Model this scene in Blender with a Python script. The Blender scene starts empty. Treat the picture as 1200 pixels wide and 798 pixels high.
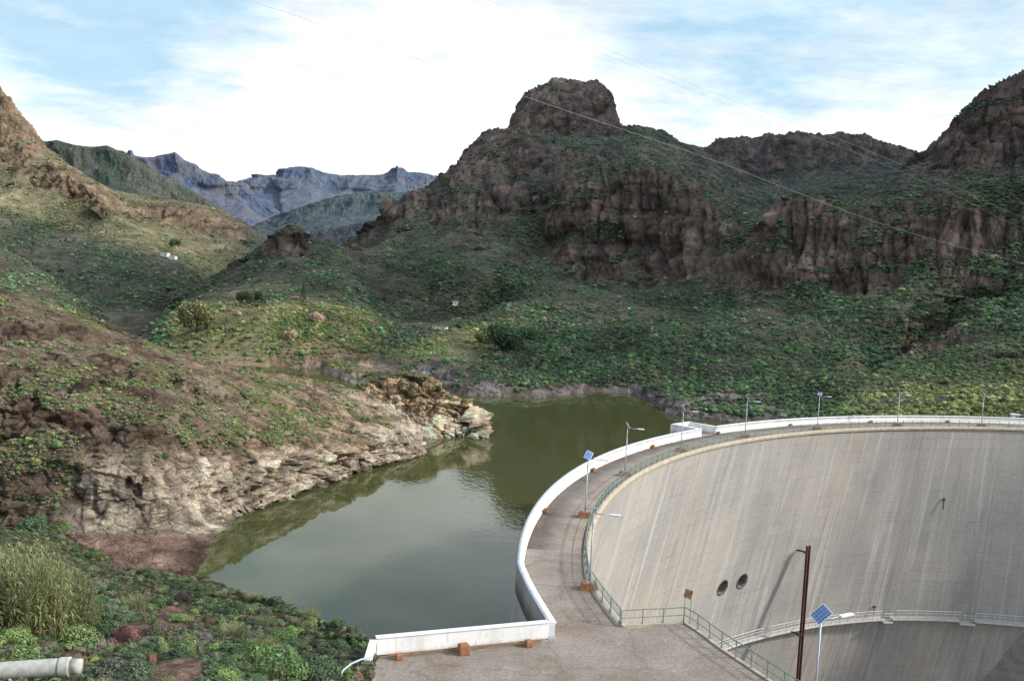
import bpy, bmesh, math, random
import numpy as np
from mathutils import Vector, Matrix

R = math.radians
random.seed(7)
rng = np.random.default_rng(11)
scene = bpy.context.scene
col = scene.collection

# ------------------------------------------------------------------ camera model (metres; crest of the dam is z = 0)
F, PIT, ROL, H = 1075.8, 0.0675113, 0.0536559, 21.5
CX, CY = 104.21, 63.70            # centre of the dam's arc
ZW = -13.5                        # reservoir level


def rays(u, v):
    u = np.asarray(u, float) - 600.0
    v = 399.0 - np.asarray(v, float)
    c, s = math.cos(ROL), math.sin(ROL)
    x = c * u - s * v
    y = s * u + c * v
    return x, F * math.cos(PIT) + y * math.sin(PIT), -F * math.sin(PIT) + y * math.cos(PIT)


def W(u, v, Y):
    x, f, z = rays(u, v)
    k = np.asarray(Y, float) / f
    return np.stack([x * k, f * k, H + z * k], -1)


def WZ(u, v, z0):
    x, f, z = rays(u, v)
    k = (z0 - H) / z
    return np.stack([x * k, f * k, H + z * k], -1)


def proj(P):
    P = np.asarray(P, float)
    x, y, z = P[..., 0], P[..., 1], P[..., 2] - H
    fw = y * math.cos(PIT) - z * math.sin(PIT)
    up = y * math.sin(PIT) + z * math.cos(PIT)
    fw = np.where(fw < 0.1, 0.1, fw)
    x = x / fw * F
    up = up / fw * F
    c, s = math.cos(ROL), math.sin(ROL)
    return 600 + c * x + s * up, 399 - (-s * x + c * up)


# ------------------------------------------------------------------ noise
_perm = np.random.default_rng(3).permutation(256).astype(np.int64)
_perm = np.concatenate([_perm, _perm, _perm])
_g = np.random.default_rng(5).normal(size=(256, 3))
_g /= np.linalg.norm(_g, axis=1)[:, None]
_g = _g.astype(np.float32)


_wr = np.random.default_rng(8).random((256, 3)).astype(np.float32)


def noise3(p):
    p = np.asarray(p, np.float64)
    shp = p.shape[:-1]
    p = p.reshape(-1, 3)
    i = np.floor(p).astype(np.int64)
    f = (p - i).astype(np.float32)
    i &= 255
    w = f * f * f * (f * (f * 6 - 15) + 10)
    out = 0
    for dx in (0, 1):
        for dy in (0, 1):
            for dz in (0, 1):
                h = _perm[_perm[_perm[i[:, 0] + dx] + i[:, 1] + dy] + i[:, 2] + dz]
                g = _g[h]
                d = g[:, 0] * (f[:, 0] - dx) + g[:, 1] * (f[:, 1] - dy) + g[:, 2] * (f[:, 2] - dz)
                wx = w[:, 0] if dx else 1 - w[:, 0]
                wy = w[:, 1] if dy else 1 - w[:, 1]
                wz = w[:, 2] if dz else 1 - w[:, 2]
                out = out + d * wx * wy * wz
    return (out * 1.5).reshape(shp)


def fbm(p, o=5, lac=2.03, gain=.5):
    a, t, n = 1.0, 0, 0
    p = np.asarray(p, float)
    for k in range(o):
        t = t + a * noise3(p + 17.3 * k)
        n += a
        a *= gain
        p = p * lac
    return t / n


def ridged(p, o=5, lac=2.05, gain=.55):
    a, t, n = 1.0, 0, 0
    p = np.asarray(p, float)
    for k in range(o):
        t = t + a * (1 - np.abs(noise3(p + 9.1 * k)) * 2)
        n += a
        a *= gain
        p = p * lac
    return t / n


def worley(p, seed=0):
    """distance to nearest and second nearest feature point, random value of the nearest cell"""
    p = np.asarray(p, np.float64)
    shp = p.shape[:-1]
    p = p.reshape(-1, 3)
    i = np.floor(p).astype(np.int64)
    f = (p - i).astype(np.float32)
    f1 = np.full(len(p), 9., np.float32); f2 = f1.copy(); cid = np.zeros(len(p), np.int64)
    for dx in (-1, 0, 1):
        for dy in (-1, 0, 1):
            for dz in (-1, 0, 1):
                h = _perm[_perm[_perm[(i[:, 0] + dx + seed) & 255] + ((i[:, 1] + dy) & 255)] + ((i[:, 2] + dz) & 255)]
                o = _wr[h]
                d = np.sqrt((dx + o[:, 0] - f[:, 0]) ** 2 + (dy + o[:, 1] - f[:, 1]) ** 2 + (dz + o[:, 2] - f[:, 2]) ** 2)
                n = d < f1
                f2 = np.where(n, f1, np.minimum(f2, d))
                cid = np.where(n, h, cid)
                f1 = np.where(n, d, f1)
    return f1.reshape(shp), f2.reshape(shp), (_wr[cid, 0]).reshape(shp)


def beds(z, h, seed):
    """hard and soft rock layers: a random step per bed, sharp at the bedding planes"""
    k = z / h
    i = np.floor(k).astype(np.int64); f = k - i
    a = _wr[_perm[(i + seed) & 255], 0]; b = _wr[_perm[(i + 1 + seed) & 255], 0]
    t = sstep(.78, 1.0, f)
    return a * (1 - t) + b * t - .5


def sstep(a, b, x):
    t = np.clip((x - a) / (b - a), 0, 1)
    return t * t * (3 - 2 * t)


# ------------------------------------------------------------------ mesh helpers
def link(o, parent=None):
    col.objects.link(o)
    if parent is not None:
        o.parent = parent
    return o


def tag(o, label=None, cat=None, group=None, kind=None):
    if label: o['label'] = label
    if cat: o['category'] = cat
    if group: o['group'] = group
    if kind: o['kind'] = kind
    return o


def empty(name, loc=(0, 0, 0), rz=0.0):
    o = bpy.data.objects.new(name, None)
    o.location = loc
    o.rotation_euler = (0, 0, rz)
    o.empty_display_size = .3
    col.objects.link(o)
    return o


def np_mesh(name, verts, faces, mat=None, colr=None, smooth=False, uv=None, alpha=None):
    """faces: (N,k) index array; colr: per vertex rgb"""
    verts = np.asarray(verts, np.float32).reshape(-1, 3)
    faces = np.asarray(faces, np.int32)
    n, k = faces.shape
    me = bpy.data.meshes.new(name)
    me.vertices.add(len(verts))
    me.vertices.foreach_set('co', verts.ravel())
    me.loops.add(n * k)
    me.loops.foreach_set('vertex_index', faces.ravel())
    me.polygons.add(n)
    me.polygons.foreach_set('loop_start', np.arange(0, n * k, k, dtype=np.int32))
    me.polygons.foreach_set('loop_total', np.full(n, k, np.int32))
    if smooth:
        me.polygons.foreach_set('use_smooth', np.ones(n, bool))
    me.update(calc_edges=True)
    if colr is not None:
        a = me.color_attributes.new('Col', 'FLOAT_COLOR', 'POINT')
        c = np.ones((len(verts), 4), np.float32)
        c[:, :3] = np.asarray(colr).reshape(-1, 3)
        c[:, 3] = 0 if alpha is None else np.asarray(alpha).ravel()
        a.data.foreach_set('color', c.ravel())
    if uv is not None:
        l = me.uv_layers.new(name='UVMap')
        l.data.foreach_set('uv', np.asarray(uv, np.float32).reshape(-1, 2)[faces.ravel()].ravel())
    if mat is not None:
        me.materials.append(mat)
    return me


def obj(name, me, parent=None):
    return link(bpy.data.objects.new(name, me), parent)


def grid_faces(nr, nc, flip=False):
    i = np.arange(nr - 1)[:, None] * nc + np.arange(nc - 1)[None]
    f = np.stack([i, i + 1, i + nc + 1, i + nc], -1).reshape(-1, 4)
    return f[:, ::-1] if flip else f


class MB:
    """collects shapes into one mesh"""
    def __init__(s):
        s.bm = bmesh.new()

    def box(s, c, d, rot=None, bevel=0.0):
        r = bmesh.ops.create_cube(s.bm, size=1.0)
        vs = r['verts']
        for v in vs:
            v.co = Vector((v.co.x * d[0], v.co.y * d[1], v.co.z * d[2]))
        if bevel:
            es = list({e for v in vs for e in v.link_edges})
            rr = bmesh.ops.bevel(s.bm, geom=es, offset=bevel, segments=1, affect='EDGES')
            vs = list({v for f in rr['faces'] for v in f.verts} | {v for v in vs if v.is_valid})
        M = Matrix.Translation(Vector(c)) @ (rot.to_4x4() if rot is not None else Matrix.Identity(4))
        for v in vs:
            v.co = M @ v.co
        return s

    def tube(s, pts, r, n=8, r2=None, cap=True):
        pts = [Vector(p) for p in pts]
        rings = []
        up0 = None
        for i, p in enumerate(pts):
            d = (pts[min(i + 1, len(pts) - 1)] - pts[max(i - 1, 0)]).normalized()
            a = Vector((0, 0, 1)) if abs(d.z) < .9 else Vector((1, 0, 0))
            x = d.cross(a).normalized()
            if up0 is not None and x.dot(up0) < 0: x = -x
            up0 = x
            y = d.cross(x)
            rr = r if r2 is None else r + (r2 - r) * i / max(1, len(pts) - 1)
            rings.append([s.bm.verts.new(p + (x * math.cos(2 * math.pi * k / n) + y * math.sin(2 * math.pi * k / n)) * rr) for k in range(n)])
        for a, b in zip(rings, rings[1:]):
            for k in range(n):
                s.bm.faces.new((a[k], a[(k + 1) % n], b[(k + 1) % n], b[k]))
        if cap:
            s.bm.faces.new(rings[0][::-1])
            s.bm.faces.new(rings[-1])
        return s

    def prism(s, poly, z0, z1):
        a = [s.bm.verts.new((x, y, z0)) for x, y in poly]
        b = [s.bm.verts.new((x, y, z1)) for x, y in poly]
        n = len(poly)
        s.bm.faces.new(a[::-1]); s.bm.faces.new(b)
        for k in range(n):
            s.bm.faces.new((a[k], a[(k + 1) % n], b[(k + 1) % n], b[k]))
        return s

    def mesh(s, name, mat, smooth=False):
        bmesh.ops.recalc_face_normals(s.bm, faces=s.bm.faces)
        me = bpy.data.meshes.new(name)
        s.bm.to_mesh(me); s.bm.free()
        if smooth:
            for p in me.polygons: p.use_smooth = True
        me.materials.append(mat)
        return me

    def build(s, name, mat, parent=None, smooth=False):
        return obj(name, s.mesh(name, mat, smooth), parent)


# ------------------------------------------------------------------ materials
def new_mat(name):
    m = bpy.data.materials.new(name)
    m.use_nodes = True
    nt = m.node_tree
    b = nt.nodes['Principled BSDF']
    b.inputs['Specular IOR Level'].default_value = .2
    return m, nt, b


def N(nt, t, **kw):
    n = nt.nodes.new(t)
    for k, v in kw.items():
        if k in n.inputs: n.inputs[k].default_value = v
        else: setattr(n, k, v)
    return n


def mixc(nt, a, b, fac, mode='MIX'):
    n = nt.nodes.new('ShaderNodeMix')
    n.data_type = 'RGBA'; n.blend_type = mode
    for sock, val in ((n.inputs[6], a), (n.inputs[7], b), (n.inputs[0], fac)):
        if hasattr(val, 'node'): nt.links.new(val, sock)
        else: sock.default_value = val if not isinstance(val, tuple) or len(val) == 4 else (*val, 1)
    return n.outputs[2]


def ramp(nt, src, stops):
    n = nt.nodes.new('ShaderNodeValToRGB')
    e = n.color_ramp.elements
    while len(e) < len(stops): e.new(.5)
    for i, (p, c) in enumerate(stops):
        e[i].position = p
        e[i].color = (c, c, c, 1) if not isinstance(c, tuple) else (*c, 1)
    nt.links.new(src, n.inputs[0])
    return n.outputs[0]


def noisetex(nt, vec, scale, detail=4, rough=.55, stretch=None):
    if stretch is not None:
        mp = N(nt, 'ShaderNodeMapping')
        mp.inputs['Scale'].default_value = stretch
        nt.links.new(vec, mp.inputs[0]); vec = mp.outputs[0]
    n = N(nt, 'ShaderNodeTexNoise')
    n.inputs['Scale'].default_value = scale
    n.inputs['Detail'].default_value = detail
    n.inputs['Roughness'].default_value = rough
    nt.links.new(vec, n.inputs['Vector'])
    return n.outputs[0]


def bump(nt, bsdf, h, strength, dist):
    n = N(nt, 'ShaderNodeBump')
    n.inputs['Strength'].default_value = strength
    n.inputs['Distance'].default_value = dist
    nt.links.new(h, n.inputs['Height'])
    nt.links.new(n.outputs[0], bsdf.inputs['Normal'])


def terrain_mat(name, s, con=1.0, stretch=.45, crack=.75):
    """s: finest feature size in metres; the alpha of Col says how rocky the ground is"""
    m, nt, b = new_mat(name)
    at = N(nt, 'ShaderNodeAttribute', attribute_name='Col')
    tc = N(nt, 'ShaderNodeTexCoord')
    o = tc.outputs['Object']
    n1 = noisetex(nt, o, .16 / s, 6, .62)
    n2 = noisetex(nt, o, .55 / s, 6, .76, (1, 1, stretch))
    f1 = ramp(nt, n1, [(.32, 1 - .42 * con), (.5, 1.0), (.70, 1 + .45 * con)])
    f2 = ramp(nt, n2, [(.3, 1 - .45 * con), (.5, 1.0), (.72, 1 + .45 * con)])
    c = mixc(nt, at.outputs['Color'], f1, 1.0, 'MULTIPLY')
    c = mixc(nt, c, f2, 1.0, 'MULTIPLY')
    # cracks, bent by noise
    nv = N(nt, 'ShaderNodeTexNoise'); nv.inputs['Scale'].default_value = .25 / s; nv.inputs['Detail'].default_value = 3
    nt.links.new(o, nv.inputs['Vector'])
    ad = N(nt, 'ShaderNodeVectorMath', operation='MULTIPLY_ADD')
    nt.links.new(nv.outputs['Color'], ad.inputs[0]); ad.inputs[1].default_value = (s * 3.5,) * 3
    nt.links.new(o, ad.inputs[2])
    h = n2
    for k, (sc, w) in enumerate(((.30 / s, .10), (.85 / s, .12))):
        mp = N(nt, 'ShaderNodeMapping'); mp.inputs['Scale'].default_value = (1, 1, stretch)
        nt.links.new(ad.outputs[0], mp.inputs[0])
        vo = N(nt, 'ShaderNodeTexVoronoi', feature='DISTANCE_TO_EDGE'); vo.inputs['Scale'].default_value = sc
        nt.links.new(mp.outputs[0], vo.inputs['Vector'])
        cr = ramp(nt, vo.outputs['Distance'], [(0.0, 1 - crack * (.85 if k == 0 else .6)), (w * .6, .85), (w * 1.6, 1.0)])
        mu = N(nt, 'ShaderNodeMix'); mu.data_type = 'RGBA'; mu.blend_type = 'MULTIPLY'
        pm_ = N(nt, 'ShaderNodeMath', operation='MULTIPLY')
        nt.links.new(at.outputs['Alpha'], pm_.inputs[0]); nt.links.new(ramp(nt, noisetex(nt, o, .12 / s, 3, .6), [(.42, 0.0), (.62, 1.0)]), pm_.inputs[1])
        nt.links.new(pm_.outputs[0], mu.inputs[0]); nt.links.new(c, mu.inputs[6]); nt.links.new(cr, mu.inputs[7])
        c = mu.outputs[2]
        hh = N(nt, 'ShaderNodeMath', operation='ADD')
        nt.links.new(h, hh.inputs[0])
        sm = N(nt, 'ShaderNodeMath', operation='MULTIPLY'); sm.inputs[1].default_value = (.6 if k == 0 else .35) * crack
        nt.links.new(cr, sm.inputs[0]); nt.links.new(sm.outputs[0], hh.inputs[1])
        h = hh.outputs[0]
    bl = noisetex(nt, ad.outputs[0], .07 / s, 7, .72, (1, 1, 7))
    bc = ramp(nt, bl, [(.36, .42), (.46, .92), (.56, 1.0), (.70, 1.28)])
    mu = N(nt, 'ShaderNodeMix'); mu.data_type = 'RGBA'; mu.blend_type = 'MULTIPLY'
    am = N(nt, 'ShaderNodeMath', operation='MULTIPLY'); am.inputs[1].default_value = min(1.0, con)
    nt.links.new(at.outputs['Alpha'], am.inputs[0]); nt.links.new(am.outputs[0], mu.inputs[0])
    nt.links.new(c, mu.inputs[6]); nt.links.new(bc, mu.inputs[7]); c = mu.outputs[2]
    hh = N(nt, 'ShaderNodeMath', operation='ADD'); nt.links.new(h, hh.inputs[0]); nt.links.new(bl, hh.inputs[1]); h = hh.outputs[0]
    nt.links.new(c, b.inputs['Base Color'])
    b.inputs['Roughness'].default_value = .95
    b.inputs['Specular IOR Level'].default_value = .08
    bump(nt, b, h, 1.0, s * 1.6)
    return m


def plain(name, c, rough=.6, metal=0.0, var=.25, scale=3.0, bmp=0.0, c2=None):
    m, nt, b = new_mat(name)
    tc = N(nt, 'ShaderNodeTexCoord')
    n = noisetex(nt, tc.outputs['Object'], scale, 6, .6)
    if c2 is None:
        c2 = tuple(max(0, x * (1 - var)) for x in c)
    f = ramp(nt, n, [(.35, 0.0), (.65, 1.0)])
    nt.links.new(mixc(nt, c, c2, f), b.inputs['Base Color'])
    b.inputs['Roughness'].default_value = rough
    b.inputs['Metallic'].default_value = metal
    if bmp: bump(nt, b, n, .6, bmp)
    return m


def leaf_mat(name):
    m, nt, b = new_mat(name)
    at = N(nt, 'ShaderNodeAttribute', attribute_name='Col')
    oi = N(nt, 'ShaderNodeObjectInfo')
    v = ramp(nt, oi.outputs['Random'], [(0, .75), (1, 1.25)])
    c = mixc(nt, at.outputs['Color'], v, 1.0, 'MULTIPLY')
    hs_ = N(nt, 'ShaderNodeHueSaturation'); hs_.inputs['Saturation'].default_value = .96; hs_.inputs['Value'].default_value = 1.1
    nt.links.new(c, hs_.inputs['Color']); c = hs_.outputs[0]
    nt.links.new(c, b.inputs['Base Color'])
    b.inputs['Roughness'].default_value = .7
    b.inputs['Specular IOR Level'].default_value = .15
    tr = N(nt, 'ShaderNodeBsdfTranslucent')
    nt.links.new(c, tr.inputs[0])
    mx = N(nt, 'ShaderNodeMixShader'); mx.inputs[0].default_value = .25
    nt.links.new(b.outputs[0], mx.inputs[1]); nt.links.new(tr.outputs[0], mx.inputs[2])
    nt.links.new(mx.outputs[0], nt.nodes['Material Output'].inputs[0])
    return m


M = {}
M['far'] = terrain_mat('hazy_range', 45.0, .16, .4, 0.0)
M['hill'] = terrain_mat('mountain_ground', 4.0, 1.0, .34, .30)
M['head'] = terrain_mat('headland_rock', 0.7, 1.0, 1.7, .6)
M['slope'] = terrain_mat('near_slope_soil', 0.35, 1.0, .8, .7)
M['leaf'] = leaf_mat('leaves')
M['bark'] = plain('bark', (.10, .075, .055), .9)
M['white'] = plain('white_paint', (.80, .80, .80), .7, var=.12, scale=1.2)
M['greyconc'] = plain('grey_concrete', (.30, .285, .27), .9, var=.35, scale=.6)
M['rim'] = plain('tan_rim_concrete', (.46, .40, .31), .9, var=.3, scale=1.5)
M['orange'] = plain('orange_brown_concrete', (.36, .17, .085), .9, var=.35, scale=4)
M['steel'] = plain('galvanised_steel', (.42, .45, .48), .45, .4, .2)
M['lampwhite'] = plain('lamp_housing', (.72, .74, .77), .4, 0, .08)
M['green'] = plain('faded_green_paint', (.21, .29, .25), .7, 0, .3, 6)
M['catw'] = plain('pale_catwalk_metal', (.62, .60, .58), .7, 0, .25, 3)
M['rust'] = plain('rusty_iron', (.115, .040, .026), .85, 0, .7, 2.5, c2=(.02, .014, .013))
M['darkrust'] = plain('blackened_iron', (.03, .02, .018), .85, 0, .5, 2.0, c2=(.075, .028, .02))
M['rustsign'] = plain('rusty_sign', (.42, .27, .13), .8, 0, .45, 6, c2=(.23, .12, .06))
M['pipe'] = plain('pale_cement_pipe', (.50, .49, .45), .8, 0, .3, 5)
M['hose'] = plain('pale_blue_hose', (.42, .50, .56), .5, 0, .2)
M['cable'] = plain('cable', (.40, .40, .42), .5, 0, .2)
M['roofred'] = plain('red_roof', (.30, .15, .10), .9)
M['yellow'] = plain('yellow_board', (.62, .45, .05), .7)
M['holeconc'] = plain('outlet_concrete', (.22, .21, .20), .95, 0, .4, .8)  # darker grey for the inside of the outlets
M['dark'] = plain('dark_recess', (.075, .068, .06), .95)
M['boulder'] = plain('orange_boulder_rock', (.40, .28, .20), .95, 0, .5, .35, .3, c2=(.22, .14, .10))
M['redrock'] = plain('dark_red_rock', (.17, .085, .07), .95, 0, .5, 1.2, .1, c2=(.09, .05, .045))
M['brownrock'] = plain('brown_rock', (.15, .112, .092), .95, 0, .5, .5, .2, c2=(.085, .066, .058))
M['blackrock'] = plain('dark_rock', (.05, .035, .032), .95, 0, .5, 1.5, .1)


def panel_mat():
    m, nt, b = new_mat('solar_cells')
    tc = N(nt, 'ShaderNodeTexCoord')
    br = N(nt, 'ShaderNodeTexBrick', offset=0.0)
    br.inputs['Scale'].default_value = 1.0
    br.inputs['Brick Width'].default_value = .16
    br.inputs['Row Height'].default_value = .16
    br.inputs['Mortar Size'].default_value = .008
    br.inputs['Color1'].default_value = (.05, .13, .36, 1)
    br.inputs['Color2'].default_value = (.07, .16, .40, 1)
    br.inputs['Mortar'].default_value = (.45, .5, .6, 1)
    nt.links.new(tc.outputs['Object'], br.inputs['Vector'])
    nt.links.new(br.outputs[0], b.inputs['Base Color'])
    b.inputs['Roughness'].default_value = .15
    b.inputs['Specular IOR Level'].default_value = .5
    return m


M['solar'] = panel_mat()


def dam_face_mat():
    m, nt, b = new_mat('dam_face_concrete')
    uvn = N(nt, 'ShaderNodeUVMap')
    uv = uvn.outputs[0]
    base = noisetex(nt, uv, .045, 5, .6)
    c = mixc(nt, (.475, .44, .398), (.38, .362, .342), ramp(nt, base, [(.35, 0.0), (.62, 1.0)]))
    # warm tan areas
    tan = noisetex(nt, uv, .05, 3, .5, (1, .25, 1))
    c = mixc(nt, c, (.54, .44, .34), ramp(nt, tan, [(.56, 0.0), (.74, .75)]))
    # vertical runoff streaks, pale and dark
    s1 = noisetex(nt, uv, 1.0, 5, .65, (.9, .025, 1))
    c = mixc(nt, c, (.62, .60, .57), ramp(nt, s1, [(.52, 0.0), (.67, .7)]))
    s2 = noisetex(nt, uv, 1.0, 6, .7, (1.5, .04, 3))
    c = mixc(nt, c, (.20, .185, .17), ramp(nt, s2, [(.55, 0.0), (.72, .62)]))
    s3 = noisetex(nt, uv, 1.0, 4, .7, (.22, .02, 7))
    c = mixc(nt, c, (.28, .265, .26), ramp(nt, s3, [(.54, 0.0), (.68, .45)]))
    # formwork lifts and panels
    br = N(nt, 'ShaderNodeTexBrick', offset=.5)
    br.inputs['Scale'].default_value = 1.0
    br.inputs['Brick Width'].default_value = 4.6
    br.inputs['Row Height'].default_value = 1.9
    br.inputs['Mortar Size'].default_value = .035
    br.inputs['Mortar Smooth'].default_value = .3
    br.inputs['Color1'].default_value = (1, 1, 1, 1)
    br.inputs['Color2'].default_value = (.9, .9, .91, 1)
    br.inputs['Mortar'].default_value = (.56, .54, .53, 1)
    # wobble the lines a little and let them fade in and out
    wob = noisetex(nt, uv, .35, 3, .5)
    va = N(nt, 'ShaderNodeVectorMath', operation='MULTIPLY_ADD')
    cx = N(nt, 'ShaderNodeCombineXYZ')
    nt.links.new(wob, cx.inputs[0]); nt.links.new(wob, cx.inputs[1])
    va.inputs[1].default_value = (.12, .3, 0)
    nt.links.new(cx.outputs[0], va.inputs[0]); nt.links.new(uv, va.inputs[2])
    nt.links.new(va.outputs[0], br.inputs['Vector'])
    fade = ramp(nt, noisetex(nt, uv, .16, 4, .6), [(.40, .12), (.64, .90)])
    c = mixc(nt, c, br.outputs[0], fade, 'MULTIPLY')
    b2 = N(nt, 'ShaderNodeTexBrick', offset=0.0)
    b2.inputs['Scale'].default_value = 1.0
    b2.inputs['Brick Width'].default_value = 16.0
    b2.inputs['Row Height'].default_value = 400.0
    b2.inputs['Mortar Size'].default_value = .06
    b2.inputs['Mortar Smooth'].default_value = .5
    b2.inputs['Color1'].default_value = (1, 1, 1, 1); b2.inputs['Color2'].default_value = (.93, .93, .95, 1)
    b2.inputs['Mortar'].default_value = (.6, .58, .57, 1)
    nt.links.new(uv, b2.inputs['Vector'])
    c = mixc(nt, c, b2.outputs[0], .9, 'MULTIPLY')
    # patchy horizontal black algae
    al = noisetex(nt, uv, 1.0, 6, .72, (.12, .8, 1))
    c = mixc(nt, c, (.10, .095, .09), ramp(nt, al, [(.63, 0.0), (.74, .7)]))
    fine = noisetex(nt, uv, 2.2, 5, .6)
    c = mixc(nt, c, ramp(nt, fine, [(.3, .90), (.7, 1.08)]), 1.0, 'MULTIPLY')
    nt.links.new(c, b.inputs['Base Color'])
    b.inputs['Roughness'].default_value = .95
    b.inputs['Specular IOR Level'].default_value = .1
    bump(nt, b, fine, .35, .08)
    return m


M['face'] = dam_face_mat()


def deck_mat():
    m, nt, b = new_mat('stained_deck_concrete')
    tc = N(nt, 'ShaderNodeTexCoord')
    o = tc.outputs['Object']
    n1 = noisetex(nt, o, .22, 7, .65)
    c = mixc(nt, (.200, .153, .120), (.275, .240, .210), ramp(nt, n1, [(.36, 0.0), (.62, 1.0)]))
    n2 = noisetex(nt, o, .55, 6, .7)
    c = mixc(nt, c, (.14, .112, .092), ramp(nt, n2, [(.56, 0.0), (.70, .65)]))
    n4 = noisetex(nt, o, .9, 6, .7)
    c = mixc(nt, c, (.36, .345, .33), ramp(nt, n4, [(.60, 0.0), (.72, .7)]))
    n3 = noisetex(nt, o, 5, 6, .65)
    c = mixc(nt, c, ramp(nt, n3, [(.3, .7), (.7, 1.28)]), 1.0, 'MULTIPLY')
    wv = N(nt, 'ShaderNodeTexNoise'); wv.inputs['Scale'].default_value = .5; wv.inputs['Detail'].default_value = 5
    nt.links.new(o, wv.inputs['Vector'])
    wa = N(nt, 'ShaderNodeVectorMath', operation='MULTIPLY_ADD'); wa.inputs[1].default_value = (2.2, 2.2, 0)
    nt.links.new(wv.outputs['Color'], wa.inputs[0]); nt.links.new(o, wa.inputs[2])
    vo = N(nt, 'ShaderNodeTexVoronoi', feature='DISTANCE_TO_EDGE'); vo.inputs['Scale'].default_value = .17
    nt.links.new(wa.outputs[0], vo.inputs['Vector'])
    c = mixc(nt, c, ramp(nt, vo.outputs['Distance'], [(0.0, .5), (.010, .75), (.022, 1.0)]), .45, 'MULTIPLY')
    nt.links.new(c, b.inputs['Base Color'])
    b.inputs['Roughness'].default_value = .95
    bump(nt, b, n3, .4, .03)
    return m


M['deck'] = deck_mat()


def parapet_mat():
    m, nt, b = new_mat('whitewashed_parapet')
    tc = N(nt, 'ShaderNodeTexCoord')
    o = tc.outputs['Object']
    n1 = noisetex(nt, o, .8, 6, .6)
    c = mixc(nt, (.82, .82, .83), (.66, .65, .64), ramp(nt, n1, [(.45, 0.0), (.75, .7)]))
    n2 = noisetex(nt, o, 2.5, 6, .7, (1, 1, .3))
    c = mixc(nt, c, (.42, .38, .34), ramp(nt, n2, [(.58, 0.0), (.72, .6)]))
    n3 = noisetex(nt, o, .9, 5, .65, (1, 1, .2))
    c = mixc(nt, c, (.58, .54, .49), ramp(nt, n3, [(.50, 0.0), (.66, .6)]))
    sp = N(nt, 'ShaderNodeSeparateXYZ'); nt.links.new(o, sp.inputs[0])
    low = N(nt, 'ShaderNodeMath', operation='MULTIPLY')
    nt.links.new(ramp(nt, sp.outputs[2], [(.02, 1.0), (.42, 0.0)]), low.inputs[0])
    nt.links.new(ramp(nt, noisetex(nt, o, 3.0, 5, .65), [(.38, .1), (.6, .9)]), low.inputs[1])
    c = mixc(nt, c, (.30, .24, .19), low.outputs[0])
    nt.links.new(c, b.inputs['Base Color'])
    b.inputs['Roughness'].default_value = .8
    bump(nt, b, n2, .3, .02)
    return m


M['parapet'] = parapet_mat()


def water_mat():
    m, nt, b = new_mat('reservoir_water')
    tc = N(nt, 'ShaderNodeTexCoord')
    o = tc.outputs['Object']
    n0 = noisetex(nt, o, .012, 3, .5)
    c = mixc(nt, (.052, .060, .021), (.064, .070, .025), n0)
    nt.links.new(c, b.inputs['Base Color'])
    b.inputs['IOR'].default_value = 1.33
    b.inputs['Specular IOR Level'].default_value = .5
    # ruffled water out in the open, glassy under the cliffs
    w = noisetex(nt, o, .02, 3, .5, (1, .6, 1))
    b.inputs['Roughness'].default_value = .03
    r1 = noisetex(nt, o, 1.1, 3, .6, (1, .55, 1))
    r2 = noisetex(nt, o, .22, 3, .5, (1, .6, 1))
    ad = N(nt, 'ShaderNodeMath', operation='MULTIPLY_ADD')
    nt.links.new(r2, ad.inputs[0]); ad.inputs[1].default_value = 1.4
    nt.links.new(r1, ad.inputs[2])
    bp = N(nt, 'ShaderNodeBump')
    bp.inputs['Distance'].default_value = .10
    nt.links.new(ramp(nt, w, [(.40, .02), (.58, .20)]), bp.inputs['Strength'])
    nt.links.new(ad.outputs[0], bp.inputs['Height'])
    nt.links.new(bp.outputs[0], b.inputs['Normal'])
    return m


M['water'] = water_mat()

# ------------------------------------------------------------------ sky
SUN_AZ, SUN_EL = R(96), R(31)       # azimuth measured from +Y towards +X
sun_dir = Vector((math.cos(SUN_EL) * math.sin(SUN_AZ), math.cos(SUN_EL) * math.cos(SUN_AZ), math.sin(SUN_EL)))


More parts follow.
